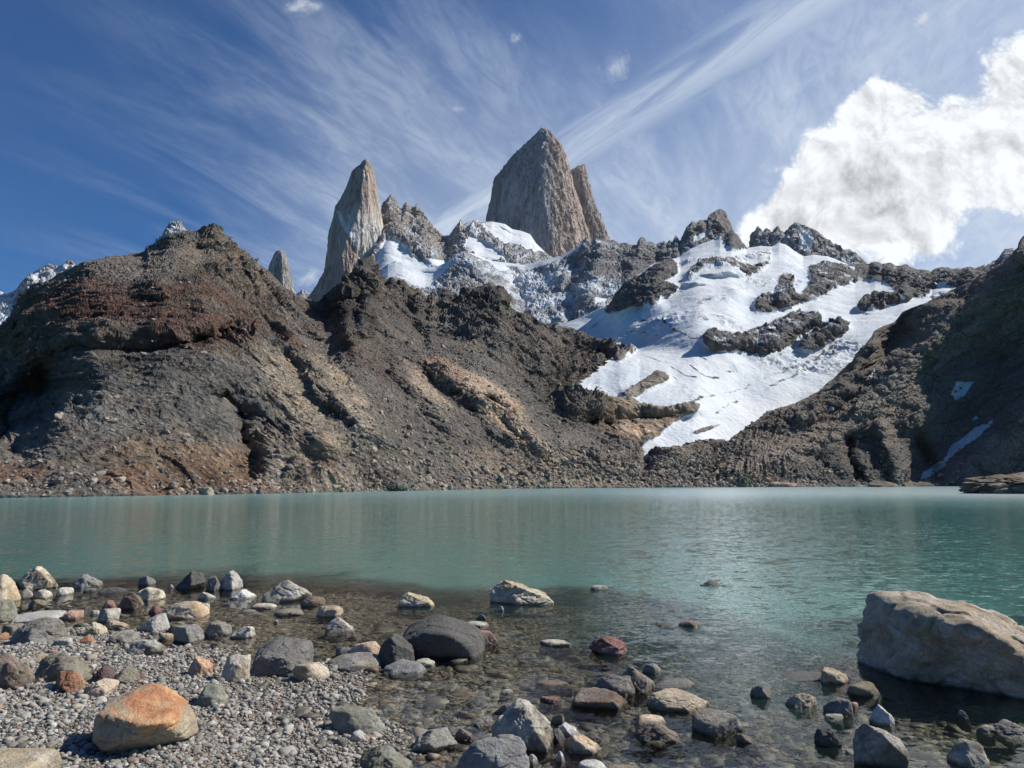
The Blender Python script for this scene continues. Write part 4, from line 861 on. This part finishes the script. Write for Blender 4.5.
# ================================================================== rocks
def rock_material(name, scale, contrast, stain=None, speck=0.5, rough=.8, lichen=0.0):
    m, N = mat_new(name); tc = N.n('ShaderNodeTexCoord'); P = tc.outputs['Object']; g = N.n('ShaderNodeNewGeometry')
    oi = N.n('ShaderNodeObjectInfo'); base = oi.outputs['Color']
    off = N.n('ShaderNodeVectorMath', operation='MULTIPLY_ADD'); off.inputs[1].default_value = (1, 1, 1)
    N.put(off.inputs[0], P); N.put(off.inputs[2], N.comb(N.m('MULTIPLY', oi.outputs['Random'], 37.0), N.m('MULTIPLY', oi.outputs['Random'], 91.0), 0.0)); Q = off.outputs[0]
    n1 = N.noise(Q, scale, 8, .65); n2 = N.noise(Q, scale*.35, 4, .55, .5); n3 = N.noise(Q, scale*9, 5, .75)
    k = N.m('MAXIMUM', N.m('MULTIPLY', N.m('ADD', 1-contrast*.75, N.m('MULTIPLY', n1, contrast*1.5)), N.m('ADD', 1-speck*.8, N.m('MULTIPLY', n3, speck*1.6))), .12)
    kk = N.n('ShaderNodeVectorMath', operation='SCALE'); N.put(kk.inputs[0], base); N.put(kk.inputs['Scale'], k)
    col = kk.outputs[0]
    if stain:
        a = N.mix(1.0, col, stain, 'MULTIPLY')
        col = N.mix(N.ss(n2, .45, .62), col, a)
    if lichen:
        vo = N.n('ShaderNodeTexVoronoi', feature='SMOOTH_F1'); N.put(vo.inputs['Vector'], Q); vo.inputs['Scale'].default_value = scale*2.2
        lm = N.m('MULTIPLY', N.ss(N.m('ADD', vo.outputs['Distance'], N.m('MULTIPLY', n1, .8)), .55, .75, 1, 0), lichen)
        col = N.mix(lm, col, (.36, .36, .31, 1))
    # thin dark veins
    ve = N.m('ABSOLUTE', N.m('SUBTRACT', N.noise(Q, scale*.8, 5, .6, .9), .5))
    col = N.mix(N.ss(ve, 0, .012, .45, 0), col, (.03, .03, .03, 1))
    # wet band just above the water
    sp = N.n('ShaderNodeSeparateXYZ'); N.put(sp.inputs[0], g.outputs['Position'])
    wet = N.m('MULTIPLY', N.ss(N.m('ADD', sp.outputs[2], N.m('MULTIPLY', n1, .03)), .025, .05, 1, 0), N.m('GREATER_THAN', oi.outputs['Alpha'], .5))
    col = N.mix(N.m('MULTIPLY', wet, .62), col, (.02, .019, .016, 1))
    b = bumpn(N, N.m('ADD', N.m('MULTIPLY', n1, 1.0), N.m('MULTIPLY', n3, .28)), .9, .07)
    p = N.n('ShaderNodeBsdfPrincipled'); N.put(p.inputs['Base Color'], col)
    N.put(p.inputs['Roughness'], N.m('SUBTRACT', rough, N.m('MULTIPLY', wet, .45))); N.put(p.inputs['Normal'], b.outputs[0]); p.inputs['Specular IOR Level'].default_value = .35
    out(N, p.outputs[0]); return m
MR = {'g': rock_material('grey_granite', 6, 1.3, (.82, .76, .66, 1), 1.0, .85, .25), 's': rock_material('smooth_grey_stone', 5, .9, None, .7, .75),
      'm': rock_material('mottled_stone', 9, 1.5, (.45, .40, .36, 1), .8, .85, .5), 'o': rock_material('stained_stone', 4, 1.1, (1.1, .66, .46, 1), .9, .8, .1),
      't': rock_material('pale_tan_stone', 6, 1.1, (.82, .72, .58, 1), .9, .85, .2)}
COL = {'grey': (.27, .26, .235), 'lgrey': (.39, .38, .35), 'dark': (.088, .085, .08), 'mid': (.17, .165, .155), 'blue': (.24, .24, .235), 'granite': (.40, .345, .28), 'tan': (.42, .35, .26), 'cream': (.50, .44, .34), 'pale': (.46, .43, .37),
       'olive': (.22, .205, .16), 'brown': (.20, .16, .13), 'rust': (.30, .185, .12), 'orange': (.44, .31, .20), 'red': (.25, .15, .12), 'pink': (.38, .25, .20), 'maroon': (.20, .10, .095), 'purple': (.12, .08, .085), 'green': (.25, .26, .225), 'peach': (.52, .42, .32), 'white': (.52, .515, .49)}
def orange_material():
    m, N = mat_new('orange_stained_granite'); tc = N.n('ShaderNodeTexCoord'); P = tc.outputs['Object']
    sp = N.n('ShaderNodeSeparateXYZ'); N.put(sp.inputs[0], P)
    n1 = N.noise(P, 5, 8, .68); n2 = N.noise(P, 2.2, 5, .6, .8); n3 = N.noise(P, 60, 4, .75); n4 = N.noise(P, 14, 6, .7)
    body = N.mix(N.ss(n1, .35, .65), (.30, .245, .17, 1), (.46, .39, .28, 1))
    body = N.mix(N.ss(n4, .56, .64, 0, .55), body, (.16, .13, .10, 1))
    st = N.ss(N.m('ADD', N.m('ADD', N.m('MULTIPLY', sp.outputs[2], 1.5), N.m('MULTIPLY', sp.outputs[0], .45)), N.m('MULTIPLY', n2, 1.1)), .78, 1.02)
    ocol = N.mix(N.ss(n1, .38, .62), (.42, .17, .075, 1), (.60, .34, .16, 1))
    col = N.mix(N.m('MULTIPLY', st, .9), body, ocol)
    kk = N.n('ShaderNodeVectorMath', operation='SCALE'); N.put(kk.inputs[0], col); N.put(kk.inputs['Scale'], N.m('ADD', .5, N.m('MULTIPLY', n3, .95)))
    b = bumpn(N, N.m('ADD', n1, N.m('MULTIPLY', n3, .25)), 1.0, .06)
    p = N.n('ShaderNodeBsdfPrincipled'); N.put(p.inputs['Base Color'], kk.outputs[0]); p.inputs['Roughness'].default_value = .8; N.put(p.inputs['Normal'], b.outputs[0]); out(N, p.outputs[0]); return m
MR['x'] = orange_material()
def kind_planes(kind, r):
    pl = [(1, 0, 0, 1), (-1, 0, 0, 1), (0, 1, 0, 1), (0, -1, 0, 1), (0, 0, 1, 1), (0, 0, -1, 1)]
    if kind == 'round': cnt, lo, p = 13, .76, 16
    elif kind == 'block': cnt, lo, p = 8, .84, 50
    elif kind == 'flat': cnt, lo, p = 8, .90, 10
    else: cnt, lo, p = 13, .64, 60
    for _ in range(cnt):
        a = r.normal(size=3); a[2] = abs(a[2])*.8 if r.uniform() < .8 else a[2]; a /= np.linalg.norm(a); pl.append((*a, r.uniform(lo, lo+.28)))
    if kind == 'peakl': pl += [(.55, -.1, .83, .52), (-.85, -.2, .5, .78), (-.2, -.9, .35, .72)]
    if kind == 'peakr': pl += [(-.55, -.1, .83, .52), (.85, -.2, .5, .78), (-.2, -.9, .35, .72)]
    if kind == 'peak': pl += [(-.72, -.15, .68, .55), (.72, -.1, .68, .58), (-.1, -.85, .5, .62)]
    return pl, p
def rock_mesh(name, w_, d_, h_, sink, kind, seed, sub, planes=None, pw=None, ampl=1.0):
    r = np.random.RandomState(seed); V, Fc = ICO[sub]
    pl, p = kind_planes(kind, r)
    if planes: pl, p = planes, pw or 14
    a = r.uniform(-.5, .5) if not planes else 0
    S = polytope(V, pl, p)
    c, s = math.cos(a), math.sin(a); S = np.stack([S[:, 0]*c-S[:, 1]*s, S[:, 0]*s+S[:, 1]*c, S[:, 2]], 1)
    nrm = V
    amp = {'round': .055, 'block': .065, 'flat': .06}.get(kind, .085)*ampl
    n_ = fbm(S, .9, 6 if sub > 4 else 4, .5, False, seed*1.37)*amp*1.5
    if sub >= 5:
        cv, ce = cells(S, .55, seed*.7); n_ = n_+cv*amp*.9*np.minimum(1, ce*6)-amp*.75*(1-np.minimum(1, ce*11))
        n_ = n_+amp*.55*fbm(S, .22, 5, .62, True, seed)
    S = S+nrm*n_[:, None]
    lo, hi = S.min(0), S.max(0); S = (S-(lo+hi)/2)/((hi-lo)/2)
    S[:, 0] *= w_/2; S[:, 1] *= d_/2; S[:, 2] = (S[:, 2]+1)/2*(h_+sink)-sink
    return mesh_np(name, S, Fc)
count = 0
def rock(cx, yb, w, h, kind, mat, color, label, name='rock', group=None, dr=0.8, planes=None, pw=None, sinkf=.45, seed=None, sub=None, ampl=1.0, tilt=0.0):
    global count; count += 1
    wet = True; z = 0.0
    g0 = ground(cx, yb, 0.0)
    for _ in range(6):
        zb = float(bed_z(np.array([g0[0]]), np.array([g0[1]]))[0]); z = max(0.0, zb); g0 = ground(cx, yb, z)
    wet = z < .03
    dist = g0[1]; wm = w*dist/F*1.03; dm = wm*dr; yc = dist+dm*.42
    a, b = ray(cx, yb-h); top = H+b*yc-z
    hm = max(top, wm*.10, h*dist/F*.35)
    a2, _ = ray(cx, yb-h*.4)
    if sub is None: sub = 6 if w > 60 else 5 if w > 16 else 4
    sink = hm*sinkf if not wet else max(hm*sinkf, .12)
    me = rock_mesh(name, wm, dm, hm, sink, kind, seed or (count*13+5), sub, planes, pw, ampl)
    o = link(name, me, MR[mat]); o.location = (a2*yc, yc, z)
    o.rotation_euler = (0, tilt, 0)
    V0 = np.array([v.co[:] for v in me.vertices]); X0, Y0 = o.location.x, o.location.y; fx = fz = 1.0
    for _ in range(7):
        Vw = V0*np.array((fx, 1, 1)); Vw[:, 2] = np.where(Vw[:, 2] > 0, Vw[:, 2]*fz, Vw[:, 2]); Vw = Vw+np.array((X0, Y0, z))
        Vv = Vw[Vw[:, 2] > z+.004]; a_ = Vv[:, 0]; b_ = Vv[:, 1]; c_ = Vv[:, 2]-H
        dep_ = b_*CP+c_*SP; pxx = 512+F*a_/dep_; pyy = 384-F*(-b_*SP+c_*CP)/dep_
        fx *= min(2, max(.5, w/(pxx.max()-pxx.min()))); X0 += (cx-(pxx.max()+pxx.min())/2)*Y0/F
        ybt = min(yb, 830); Y0 -= max(-.5, min(.5, (ybt-pyy.max())*dist*dist/(F*H)*.7))
        fz *= min(1.4, max(.65, (h-(yb-ybt))/max(1.0, pyy.max()-pyy.min())))
        fz = max(fz, .25)
    V0 = V0*np.array((fx, 1, 1)); V0[:, 2] = np.where(V0[:, 2] > 0, V0[:, 2]*fz, V0[:, 2])
    me.vertices.foreach_set('co', V0.astype(np.float32).ravel()); me.update(); o.location = (X0, Y0, z)
    c = COL[color]; o.color = (*c, 1.0 if wet else 0.0)
    o['label'] = label; o['category'] = name.replace('_', ' ')
    o['group'] = group or ('rocks standing in the shallow water' if wet else 'rocks lying on the gravel beach')
    return o
B = 'boulder'
# --- the big ones
rock(968, 703, 224, 113, 'block', 'g', 'granite', 'huge grey granite boulder standing in the water at the right edge', B, planes=[(-.60, -.78, -.18, .82), (-.97, -.2, .12, .98), (-.6, -.3, .74, 1.05), (.06, -.12, .99, .86), (.40, -.34, .85, .72), (.42, -.86, .28, .96), (.66, -.45, .6, .80), (1, 0, 0, 1.1), (0, 1, 0, .95), (0, 0, -1, 1), (.3, .8, .5, 1)], pw=14, dr=.75, sinkf=.25, ampl=1.15)
rock(145, 754, 106, 71, 'block', 'x', 'orange', 'large orange stained boulder on the gravel in front, lower left', B, planes=[(-.90, -.42, .05, .88), (-.10, -.97, .06, .80), (.48, -.72, -.50, .78), (.27, -.22, .93, .74), (-.5, -.05, .86, .92), (1, 0, .1, 1.05), (.6, .3, .6, 1), (0, 1, 0, .9), (0, 0, -1, .9), (-.6, -.5, -.6, .95)], pw=16, dr=.8, sinkf=.08, seed=21, ampl=.8)
rock(441, 658, 88, 43, 'round', 's', 'dark', 'big dark dome shaped boulder with a smooth rounded back in the shallows', B, planes=[(-.62, -.15, .77, .80), (.52, -.1, .85, .72), (0, -.2, 1, .86), (-.1, -.95, -.25, .80), (1, 0, .1, 1), (-1, 0, 0, 1), (0, 1, .2, 1), (0, 0, -1, 1), (.8, -.4, .3, .95)], pw=8, seed=31, ampl=.6)
rock(283, 677, 62, 41, 'block', 's', 'mid', 'large speckled grey boulder with a flat sunlit top near the beach', B, planes=[(-.95, -.3, .15, .95), (0, -.95, .1, .85), (.10, -.30, .95, .72), (.8, -.35, .45, .85), (-.6, -.2, .75, .9), (1, 0, 0, 1), (0, 1, 0, 1), (0, 0, -1, 1)], pw=12, seed=33)
rock(523, 751, 64, 53, 'peak', 'm', 'pale', 'large pale speckled pointed boulder behind the smooth grey one', B, seed=37)
rock(493, 780, 74, 46, 'round', 's', 'blue', 'smooth rounded blue grey boulder at the bottom edge of the picture', B, seed=39)
rock(521, 605, 66, 25, 'peakl', 't', 'cream', 'cream pyramid shaped rock standing alone far out in the water', seed=53)
rock(287, 602, 50, 22, 'peak', 'g', 'lgrey', 'grey boulder at the edge of the deep water with a ridged top', B, seed=47)
rock(40, 645, 62, 28, 'round', 'g', 'blue', 'broad blue grey boulder with a pale right side at the left shore', B, seed=58)
rock(38, 590, 40, 24, 'peak', 'm', 'cream', 'mottled cream and rust pyramid boulder, farthest left by the lake', B, seed=61)
rock(2, 604, 38, 30, 'round', 't', 'cream', 'cream rounded boulder cut off by the left edge, the upper one', B)
rock(2, 624, 34, 25, 'round', 'g', 'green', 'rounded grey boulder at the left edge below the cream one', B)
rock(12, 689, 46, 36, 'peakl', 'g', 'brown', 'brown grey boulder on the gravel, cut off by the left edge', B, seed=71)
rock(62, 683, 60, 30, 'ang', 'g', 'olive', 'olive grey angular boulder lying behind the rust coloured cube', B, seed=75)
rock(35, 667, 34, 14, 'ang', 't', 'pale', 'pale topped rock wedged behind the olive grey boulder')
rock(70, 694, 31, 23, 'ang', 'o', 'rust', 'rust brown cube of rock leaning on the olive grey boulder', dr=.9)
rock(100, 698, 39, 20, 'peakr', 'o', 'peach', 'pale orange wedge rock just behind the large orange boulder')
rock(104, 684, 28, 19, 'ang', 's', 'purple', 'dark purple rock between the pale orange wedge and the gravel')
rock(125, 685, 31, 20, 'ang', 'g', 'olive', 'dull olive slab leaning on the dark purple rock')
rock(139, 681, 12, 8, 'flat', 's', 'maroon', 'small maroon sliver of rock right of the olive slab', 'stone')
rock(199, 677, 28, 21, 'peakl', 'o', 'tan', 'tan wedge stone lying alone on the gravel behind the orange boulder')
rock(236, 683, 30, 29, 'block', 't', 'pale', 'pale cube shaped rock at the water edge left of the speckled boulder')
rock(211, 707, 35, 24, 'block', 'g', 'green', 'grey green blocky rock on gravel right of the orange boulder')
rock(311, 681, 38, 19, 'round', 't', 'cream', 'cream oval rock leaning on the foot of the speckled grey boulder')
rock(355, 672, 56, 20, 'round', 'g', 'grey', 'long double humped grey rock in front of the peach rock')
rock(365, 657, 34, 16, 'round', 't', 'peach', 'peach coloured rock behind the long double humped grey rock')
rock(344, 656, 17, 9, 'round', 's', 'mid', 'small dark rounded stone behind the double humped grey rock', 'stone')
rock(395, 666, 41, 33, 'peakl', 's', 'dark', 'black angular wedge leaning on the left of the dark dome boulder', seed=83)
rock(405, 674, 43, 15, 'round', 's', 'blue', 'flat smooth blue grey stone in front of the black wedge', 'stone')
rock(424, 666, 22, 8, 'flat', 't', 'pale', 'small pale stone under the front of the dark dome boulder', 'stone')
rock(484, 645, 28, 15, 'round', 'm', 'pink', 'speckled reddish rock at the right end of the dark dome boulder')
rock(476, 627, 26, 6, 'flat', 'g', 'lgrey', 'thin pale sliver of rock beyond the speckled reddish rock', 'stone')
rock(481, 619, 10, 5, 'ang', 's', 'mid', 'tiny dark stone just behind the thin pale sliver', 'stone')
rock(501, 611, 6, 5, 'round', 's', 'lgrey', 'tiny grey stone at the left foot of the cream pyramid rock', 'stone')
rock(416, 607, 37, 15, 'peakl', 't', 'cream', 'low wedge rock with a black left face and cream right face far out')
rock(264, 609, 27, 6, 'flat', 't', 'pale', 'flat pale stone just below the ridged grey boulder', 'stone')
rock(289, 616, 30, 8, 'flat', 's', 'olive', 'flat dark stone awash below the ridged grey boulder', 'stone')
rock(313, 606, 25, 10, 'round', 't', 'brown', 'brown rounded stone at the right foot of the ridged grey boulder', 'stone')
rock(330, 617, 27, 12, 'round', 'g', 'tan', 'low tan stone in water right of the brown rounded stone', 'stone')
rock(340, 632, 30, 15, 'peak', 'm', 'pale', 'pale little pyramid rock alone in open shallows above the grey rocks')
rock(276, 623, 5, 3, 'round', 's', 'pale', 'tiny pale pebble alone in the shallows', 'stone')
# --- back left cluster
rock(26, 598, 14, 9, 'round', 'g', 'lgrey', 'small rounded grey stone left in the pair below the mottled pyramid', 'stone')
rock(42, 599, 22, 10, 'round', 'm', 'pale', 'small mottled stone right in the pair below the mottled pyramid', 'stone')
rock(65, 595, 18, 8, 'flat', 't', 'white', 'flat whitish stone in water right of the mottled pyramid', 'stone')
rock(86, 588, 34, 14, 'peakl', 'g', 'blue', 'sloping blue grey slab at the lake edge with a black front')
rock(113, 593, 30, 6, 'flat', 's', 'dark', 'low dark wet slab right of the sloping blue grey slab')
rock(38, 607, 19, 8, 'ang', 'g', 'olive', 'small olive wedge with a black left side below the mottled pair', 'stone')
rock(40, 623, 58, 13, 'flat', 's', 'lgrey', 'long flat grey slab lying behind the broad blue grey boulder')
rock(13, 636, 24, 13, 'round', 'g', 'olive', 'olive rock half hidden left of the broad blue grey boulder')
rock(3, 641, 13, 9, 'ang', 'o', 'rust', 'small orange stone at the left edge under the grey boulder', 'stone')
rock(73, 620, 22, 10, 'block', 's', 'pink', 'pinkish brown block in water right of the long grey slab')
rock(109, 612, 16, 12, 'block', 's', 'red', 'brick red cube shaped stone in the cluster of shore rocks', 'stone')
rock(131, 609, 27, 17, 'ang', 'g', 'brown', 'dark brown rock in front of the cream striped boulder')
rock(109, 621, 24, 13, 'round', 'm', 'pale', 'pale mottled stone just in front of the brick red cube', 'stone')
rock(94, 636, 29, 14, 'peakl', 't', 'cream', 'cream wedge rock in front of the pale mottled stone')
rock(117, 629, 26, 9, 'ang', 't', 'tan', 'low tan rock between the cream wedge and the pale grey block')
rock(86, 644, 18, 9, 'ang', 'o', 'rust', 'rusty broken stone at the foot of the cream wedge', 'stone')
rock(63, 646, 21, 9, 'round', 'g', 'lgrey', 'small grey stone against the broad blue grey boulder', 'stone')
rock(122, 647, 42, 17, 'ang', 'm', 'grey', 'dark speckled block right of the rusty broken stone')
rock(95, 615, 10, 5, 'flat', 's', 'lgrey', 'small pale flat stone left of the brick red cube', 'stone')
rock(147, 585, 18, 9, 'round', 's', 'mid', 'small dark round stone alone at the edge of deep water', 'stone')
rock(148, 601, 36, 14, 'round', 'm', 'cream', 'cream striped boulder with a dark front behind the dark brown rock')
rock(191, 589, 30, 18, 'peak', 's', 'dark', 'black pyramid rock at the edge of the deep water')
rock(214, 591, 17, 16, 'ang', 's', 'mid', 'dark grey rock touching the pale peaked one beside the black pyramid')
rock(231, 590, 24, 20, 'peakr', 'g', 'lgrey', 'pale peaked rock right of the black pyramid')
rock(207, 599, 18, 7, 'peakl', 't', 'pale', 'small pale wedge in water below the black pyramid', 'stone')
rock(243, 599, 27, 10, 'peak', 's', 'white', 'whitish pointed stone in water below the pale peaked rock', 'stone')
rock(185, 619, 50, 18, 'round', 't', 'peach', 'long cream yellow rock with a smooth hump in the shallows')
rock(203, 609, 14, 6, 'round', 'g', 'pale', 'small pale stone tucked behind the long cream yellow rock', 'stone')
rock(154, 632, 32, 19, 'round', 's', 'lgrey', 'pale blue grey block left of the angular grey cube')
rock(189, 643, 31, 19, 'block', 's', 'grey', 'angular grey cube with one sunlit side below the long cream rock')
rock(218, 636, 28, 16, 'ang', 'g', 'grey', 'grey and tan rock right of the angular grey cube')
rock(243, 638, 26, 12, 'peakr', 'g', 'pale', 'pale sloping stone in water right of the grey and tan rock', 'stone')
rock(218, 649, 17, 7, 'ang', 's', 'brown', 'small wet brown stone below the grey and tan rock', 'stone')
rock(146, 657, 38, 18, 'ang', 'm', 'lgrey', 'rough pale grey rock at the top of the gravel')
rock(155, 613, 13, 7, 'ang', 's', 'maroon', 'dark red sliver left of the long cream yellow rock', 'stone')
rock(172, 632, 11, 7, 'ang', 's', 'dark', 'little black stone between the pale block and the grey cube', 'stone')
rock(166, 640, 15, 7, 'flat', 't', 'tan', 'small tan stone left of the angular grey cube', 'stone')
rock(171, 588, 6, 4, 'peak', 't', 'pale', 'tiny pale stone left of the black pyramid', 'stone')
rock(90, 574+18, 14, 4, 'flat', 's', 'mid', 'thin dark stone awash just below the sloping slab', 'stone')
# --- lower middle
rock(357, 736, 57, 31, 'round', 'g', 'green', 'grey lichen spotted boulder standing at the wet end of the gravel', B, seed=97)
rock(358, 742, 18, 12, 'round', 's', 'lgrey', 'small pale round stone in front of the lichen spotted boulder', 'stone')
rock(373, 739, 13, 6, 'flat', 'o', 'orange', 'small orange chip at the foot of the lichen spotted boulder', 'stone')
rock(341, 746, 14, 9, 'round', 's', 'mid', 'small dark stone left of the pale round stone on the gravel', 'stone')
rock(386, 778, 54, 33, 'peak', 't', 'green', 'pale grey boulder at the bottom edge with a domed top', B)
rock(434, 752, 47, 25, 'ang', 'g', 'grey', 'low grey rock in dark water left of the blue grey boulder')
rock(411, 758, 10, 6, 'ang', 's', 'white', 'small white stone at the left foot of the low grey rock', 'stone')
rock(464, 740, 20, 12, 'peakl', 's', 'brown', 'dark narrow sliver standing in water left of the pointed boulder', 'stone')
rock(505, 713, 20, 10, 'ang', 't', 'brown', 'brown stone behind the left shoulder of the pointed boulder', 'stone')
rock(484, 726, 21, 10, 'ang', 's', 'grey', 'small grey stone in water left of the pointed boulder', 'stone')
rock(582, 753, 36, 19, 'peakl', 't', 'peach', 'beige plank shaped rock slanting down to the right')
rock(568, 736, 24, 14, 'peakl', 's', 'white', 'white faced wedge behind the beige plank rock', 'stone')
rock(557, 741, 17, 13, 'ang', 's', 'mid', 'dark wedge between the pointed boulder and the beige plank', 'stone')
rock(558, 723, 14, 9, 'ang', 'g', 'olive', 'small olive stone behind the dark wedge', 'stone')
rock(593, 743, 19, 12, 'ang', 's', 'dark', 'small black stone right of the white faced wedge', 'stone')
rock(560, 761, 9, 10, 'peak', 's', 'white', 'small upright white stone in the shallows below the beige plank', 'stone')
rock(593, 774, 30, 15, 'flat', 's', 'white', 'whitish slab at the bottom edge of the picture', 'stone')
rock(624, 772, 34, 8, 'flat', 't', 'tan', 'low tan stone at the bottom edge right of the whitish slab', 'stone')
rock(521, 771, 13, 10, 'ang', 'o', 'orange', 'small orange stone at the right foot of the blue grey boulder', 'stone')
rock(533, 763, 10, 9, 'round', 's', 'lgrey', 'small grey stone below the pointed boulder', 'stone')
rock(543, 776, 12, 8, 'round', 's', 'pale', 'small pale stone at the bottom edge below the pointed boulder', 'stone')
rock(599, 708, 55, 21, 'block', 't', 'brown', 'flat topped brown block at the left of the rock group in the water', sinkf=.6)
rock(613, 700, 44, 26, 'ang', 'g', 'mid', 'dark rough rock behind the flat topped brown block', seed=111)
rock(637, 691, 36, 25, 'peakl', 'g', 'grey', 'pale slab leaning down to the right on the dark rough rock')
rock(652, 674, 20, 11, 'round', 'g', 'grey', 'small round grey stone alone above the rock group', 'stone')
rock(674, 689, 42, 11, 'flat', 's', 'mid', 'dark slab barely above water behind the long cream topped loaf')
rock(678, 712, 62, 24, 'block', 't', 'tan', 'long loaf shaped rock with a cream top in the water', sinkf=.6)
rock(651, 724, 29, 10, 'flat', 't', 'peach', 'flat pale stone behind the brown wedge', 'stone')
rock(657, 742, 44, 20, 'peak', 'g', 'brown', 'brown wedge rock in front of the long loaf rock')
rock(717, 735, 51, 27, 'round', 'g', 'grey', 'grey rounded block right of the brown wedge', seed=117, sinkf=.6)
rock(746, 743, 19, 10, 'ang', 's', 'brown', 'small wet brown stone right of the grey rounded block', 'stone')
rock(608, 656, 39, 20, 'peakl', 'g', 'maroon', 'maroon rock alone in the water, sloping to the right')
rock(556, 646, 31, 7, 'flat', 'm', 'pale', 'flat pale stone left of the maroon rock', 'stone')
rock(599, 590, 18, 5, 'flat', 'm', 'pale', 'flat pale stone at the edge of the deep water', 'stone')
rock(710, 586, 20, 6, 'peak', 's', 'dark', 'small dark stone alone far out in the lake', 'stone', sinkf=.8)
rock(664, 626, 17, 4, 'flat', 's', 'dark', 'thin dark stone awash, left of a pair far out', 'stone')
rock(690, 627, 23, 7, 'flat', 's', 'brown', 'brown stone awash, right of a pair far out', 'stone')
rock(553, 684, 26, 4, 'flat', 't', 'tan', 'tan slab just under the surface below the flat pale stone', 'stone')
rock(507, 693, 12, 4, 'flat', 't', 'white', 'small whitish stone just breaking the surface above the pointed boulder', 'stone')
rock(550, 702, 20, 6, 'flat', 's', 'red', 'flat red stone at the surface right of the pointed boulder', 'stone')
# --- right
rock(761, 698, 22, 13, 'ang', 's', 'mid', 'small dark rock with white streaks alone left of the tan capped one', 'stone')
rock(801, 709, 32, 16, 'ang', 't', 'tan', 'tan topped rock with a black underside left of the dark pair')
rock(808, 681, 47, 8, 'flat', 'g', 'mid', 'long flat grey slab barely above water left of the huge boulder')
rock(835, 683, 29, 16, 'ang', 't', 'tan', 'layered tan rock at the right end of the long flat slab')
rock(863, 696, 33, 15, 'round', 't', 'olive', 'smooth oval stone at the left foot of the huge boulder', 'stone')
rock(838, 716, 30, 19, 'round', 's', 'mid', 'dark rounded rock in front of the smooth oval stone')
rock(834, 718, 19, 6, 'flat', 't', 'pale', 'flat pale stone at the foot of the dark rounded rock', 'stone')
rock(853, 709, 11, 7, 'round', 's', 'pink', 'little pink stone at the right of the dark rounded rock', 'stone')
rock(828, 746, 28, 18, 'ang', 's', 'dark', 'black jagged rock left of the rough banded boulder')
rock(850, 753, 9, 4, 'ang', 's', 'white', 'tiny white stone between the black rock and the banded boulder', 'stone')
rock(882, 725, 26, 21, 'peakl', 's', 'white', 'white faced split rock standing in front of the huge boulder')
rock(881, 770, 57, 47, 'ang', 'm', 'pale', 'rough banded boulder near the bottom, below the white faced split rock', B, seed=131)
rock(968, 767, 43, 29, 'round', 'm', 'pale', 'pale pitted boulder near the bottom right corner', B)
rock(1014, 739, 50, 20, 'peak', 's', 'mid', 'dark triangular rock cut off by the right edge', seed=141)
rock(963, 717, 10, 7, 'peak', 's', 'grey', 'tiny pointed stone in the shadowed water below the huge boulder', 'stone')
rock(986, 731, 16, 6, 'flat', 't', 'pale', 'small pale stone left of the dark triangular rock', 'stone')
# pale slab in the lower left corner
rock(0, 800, 126, 52, 'flat', 't', 'pale', 'broad flat pale slab of rock in the lower left corner', 'rock_slab', dr=.75, sinkf=.9, ampl=.5, planes=[(0, 0, 1, .5), (.5, 0, .87, .9), (1, 0, 0, 1), (-1, 0, 0, 1), (0, 1, .3, 1), (0, -1, 0, 1), (0, 0, -1, 1)], pw=8)

# --- outcrop and stones along the far shore
def shore_rock(cx, yb, w, h, kind, color, mat, label, name, seed, planes=None, amp=1.4):
    g0 = ground(cx, yb, 0.0); d = g0[1]; wm = w*d/F; dm = wm*.6; yc = d+dm*.4; a, b = ray(cx, yb-h)
    me = rock_mesh(name, wm, dm, H+b*yc, .3*h*d/F, kind, seed, 6 if w > 50 else 4, planes, 12, amp)
    o = link(name, me, mat); o.location = (ray(cx, yb)[0]*yc, yc, 0); o.color = (*COL[color], 0)
    o['label'] = label; o['category'] = name.replace('_', ' '); return o
mf = rock_material('outcrop_rock', .7, 1.4, (.6, .5, .42, 1), .8, .85); [setattr(n_.inputs['Distance'], 'default_value', .6) for n_ in mf.node_tree.nodes if n_.type == 'BUMP']
shore_rock(1022, 494, 108, 23, 'ang', 'brown', mf, 'brown ribbed rock outcrop rising from the lake at the right edge', 'rock_outcrop', 7, planes=[(-.45, -.35, .82, .55), (-.2, -.3, .93, .62), (.3, -.4, .85, .75), (-.2, -.95, .1, .9), (1, 0, 0, 1), (-1, 0, 0, 1), (0, 1, 0, 1), (0, 0, -1, 1)], amp=3.2)
shore_rock(783, 487, 27, 5, 'round', 'pink', mf, 'low pinkish rock at the foot of the far shore', 'rock', 9)
shore_rock(885, 487, 28, 6, 'peak', 'brown', mf, 'low brown rubble mound at the foot of the dark far cliffs', 'rock', 11)

# ------------------------------------------------------------------ thin mountain air
HAZE = 0.000012
bx0, bx1, by0, by1, bz0, bz1 = -3800, 4200, -60, 4600, -12, 1900
Vh = [(x, y, z) for z in (bz0, bz1) for y in (by0, by1) for x in (bx0, bx1)]
me = bpy.data.meshes.new('haze'); me.from_pydata(Vh, [], [(0, 2, 3, 1), (4, 5, 7, 6), (0, 1, 5, 4), (2, 6, 7, 3), (0, 4, 6, 2), (1, 3, 7, 5)]); me.update()
m = bpy.data.materials.new('haze'); m.use_nodes = True; m.node_tree.nodes.clear()
pv = m.node_tree.nodes.new('ShaderNodeVolumePrincipled'); pv.inputs['Color'].default_value = (.80, .88, 1, 1); pv.inputs['Density'].default_value = HAZE; pv.inputs['Anisotropy'].default_value = 0.2
oo = m.node_tree.nodes.new('ShaderNodeOutputMaterial'); m.node_tree.links.new(pv.outputs[0], oo.inputs['Volume'])
struct(link('haze', me, m), 'stuff')
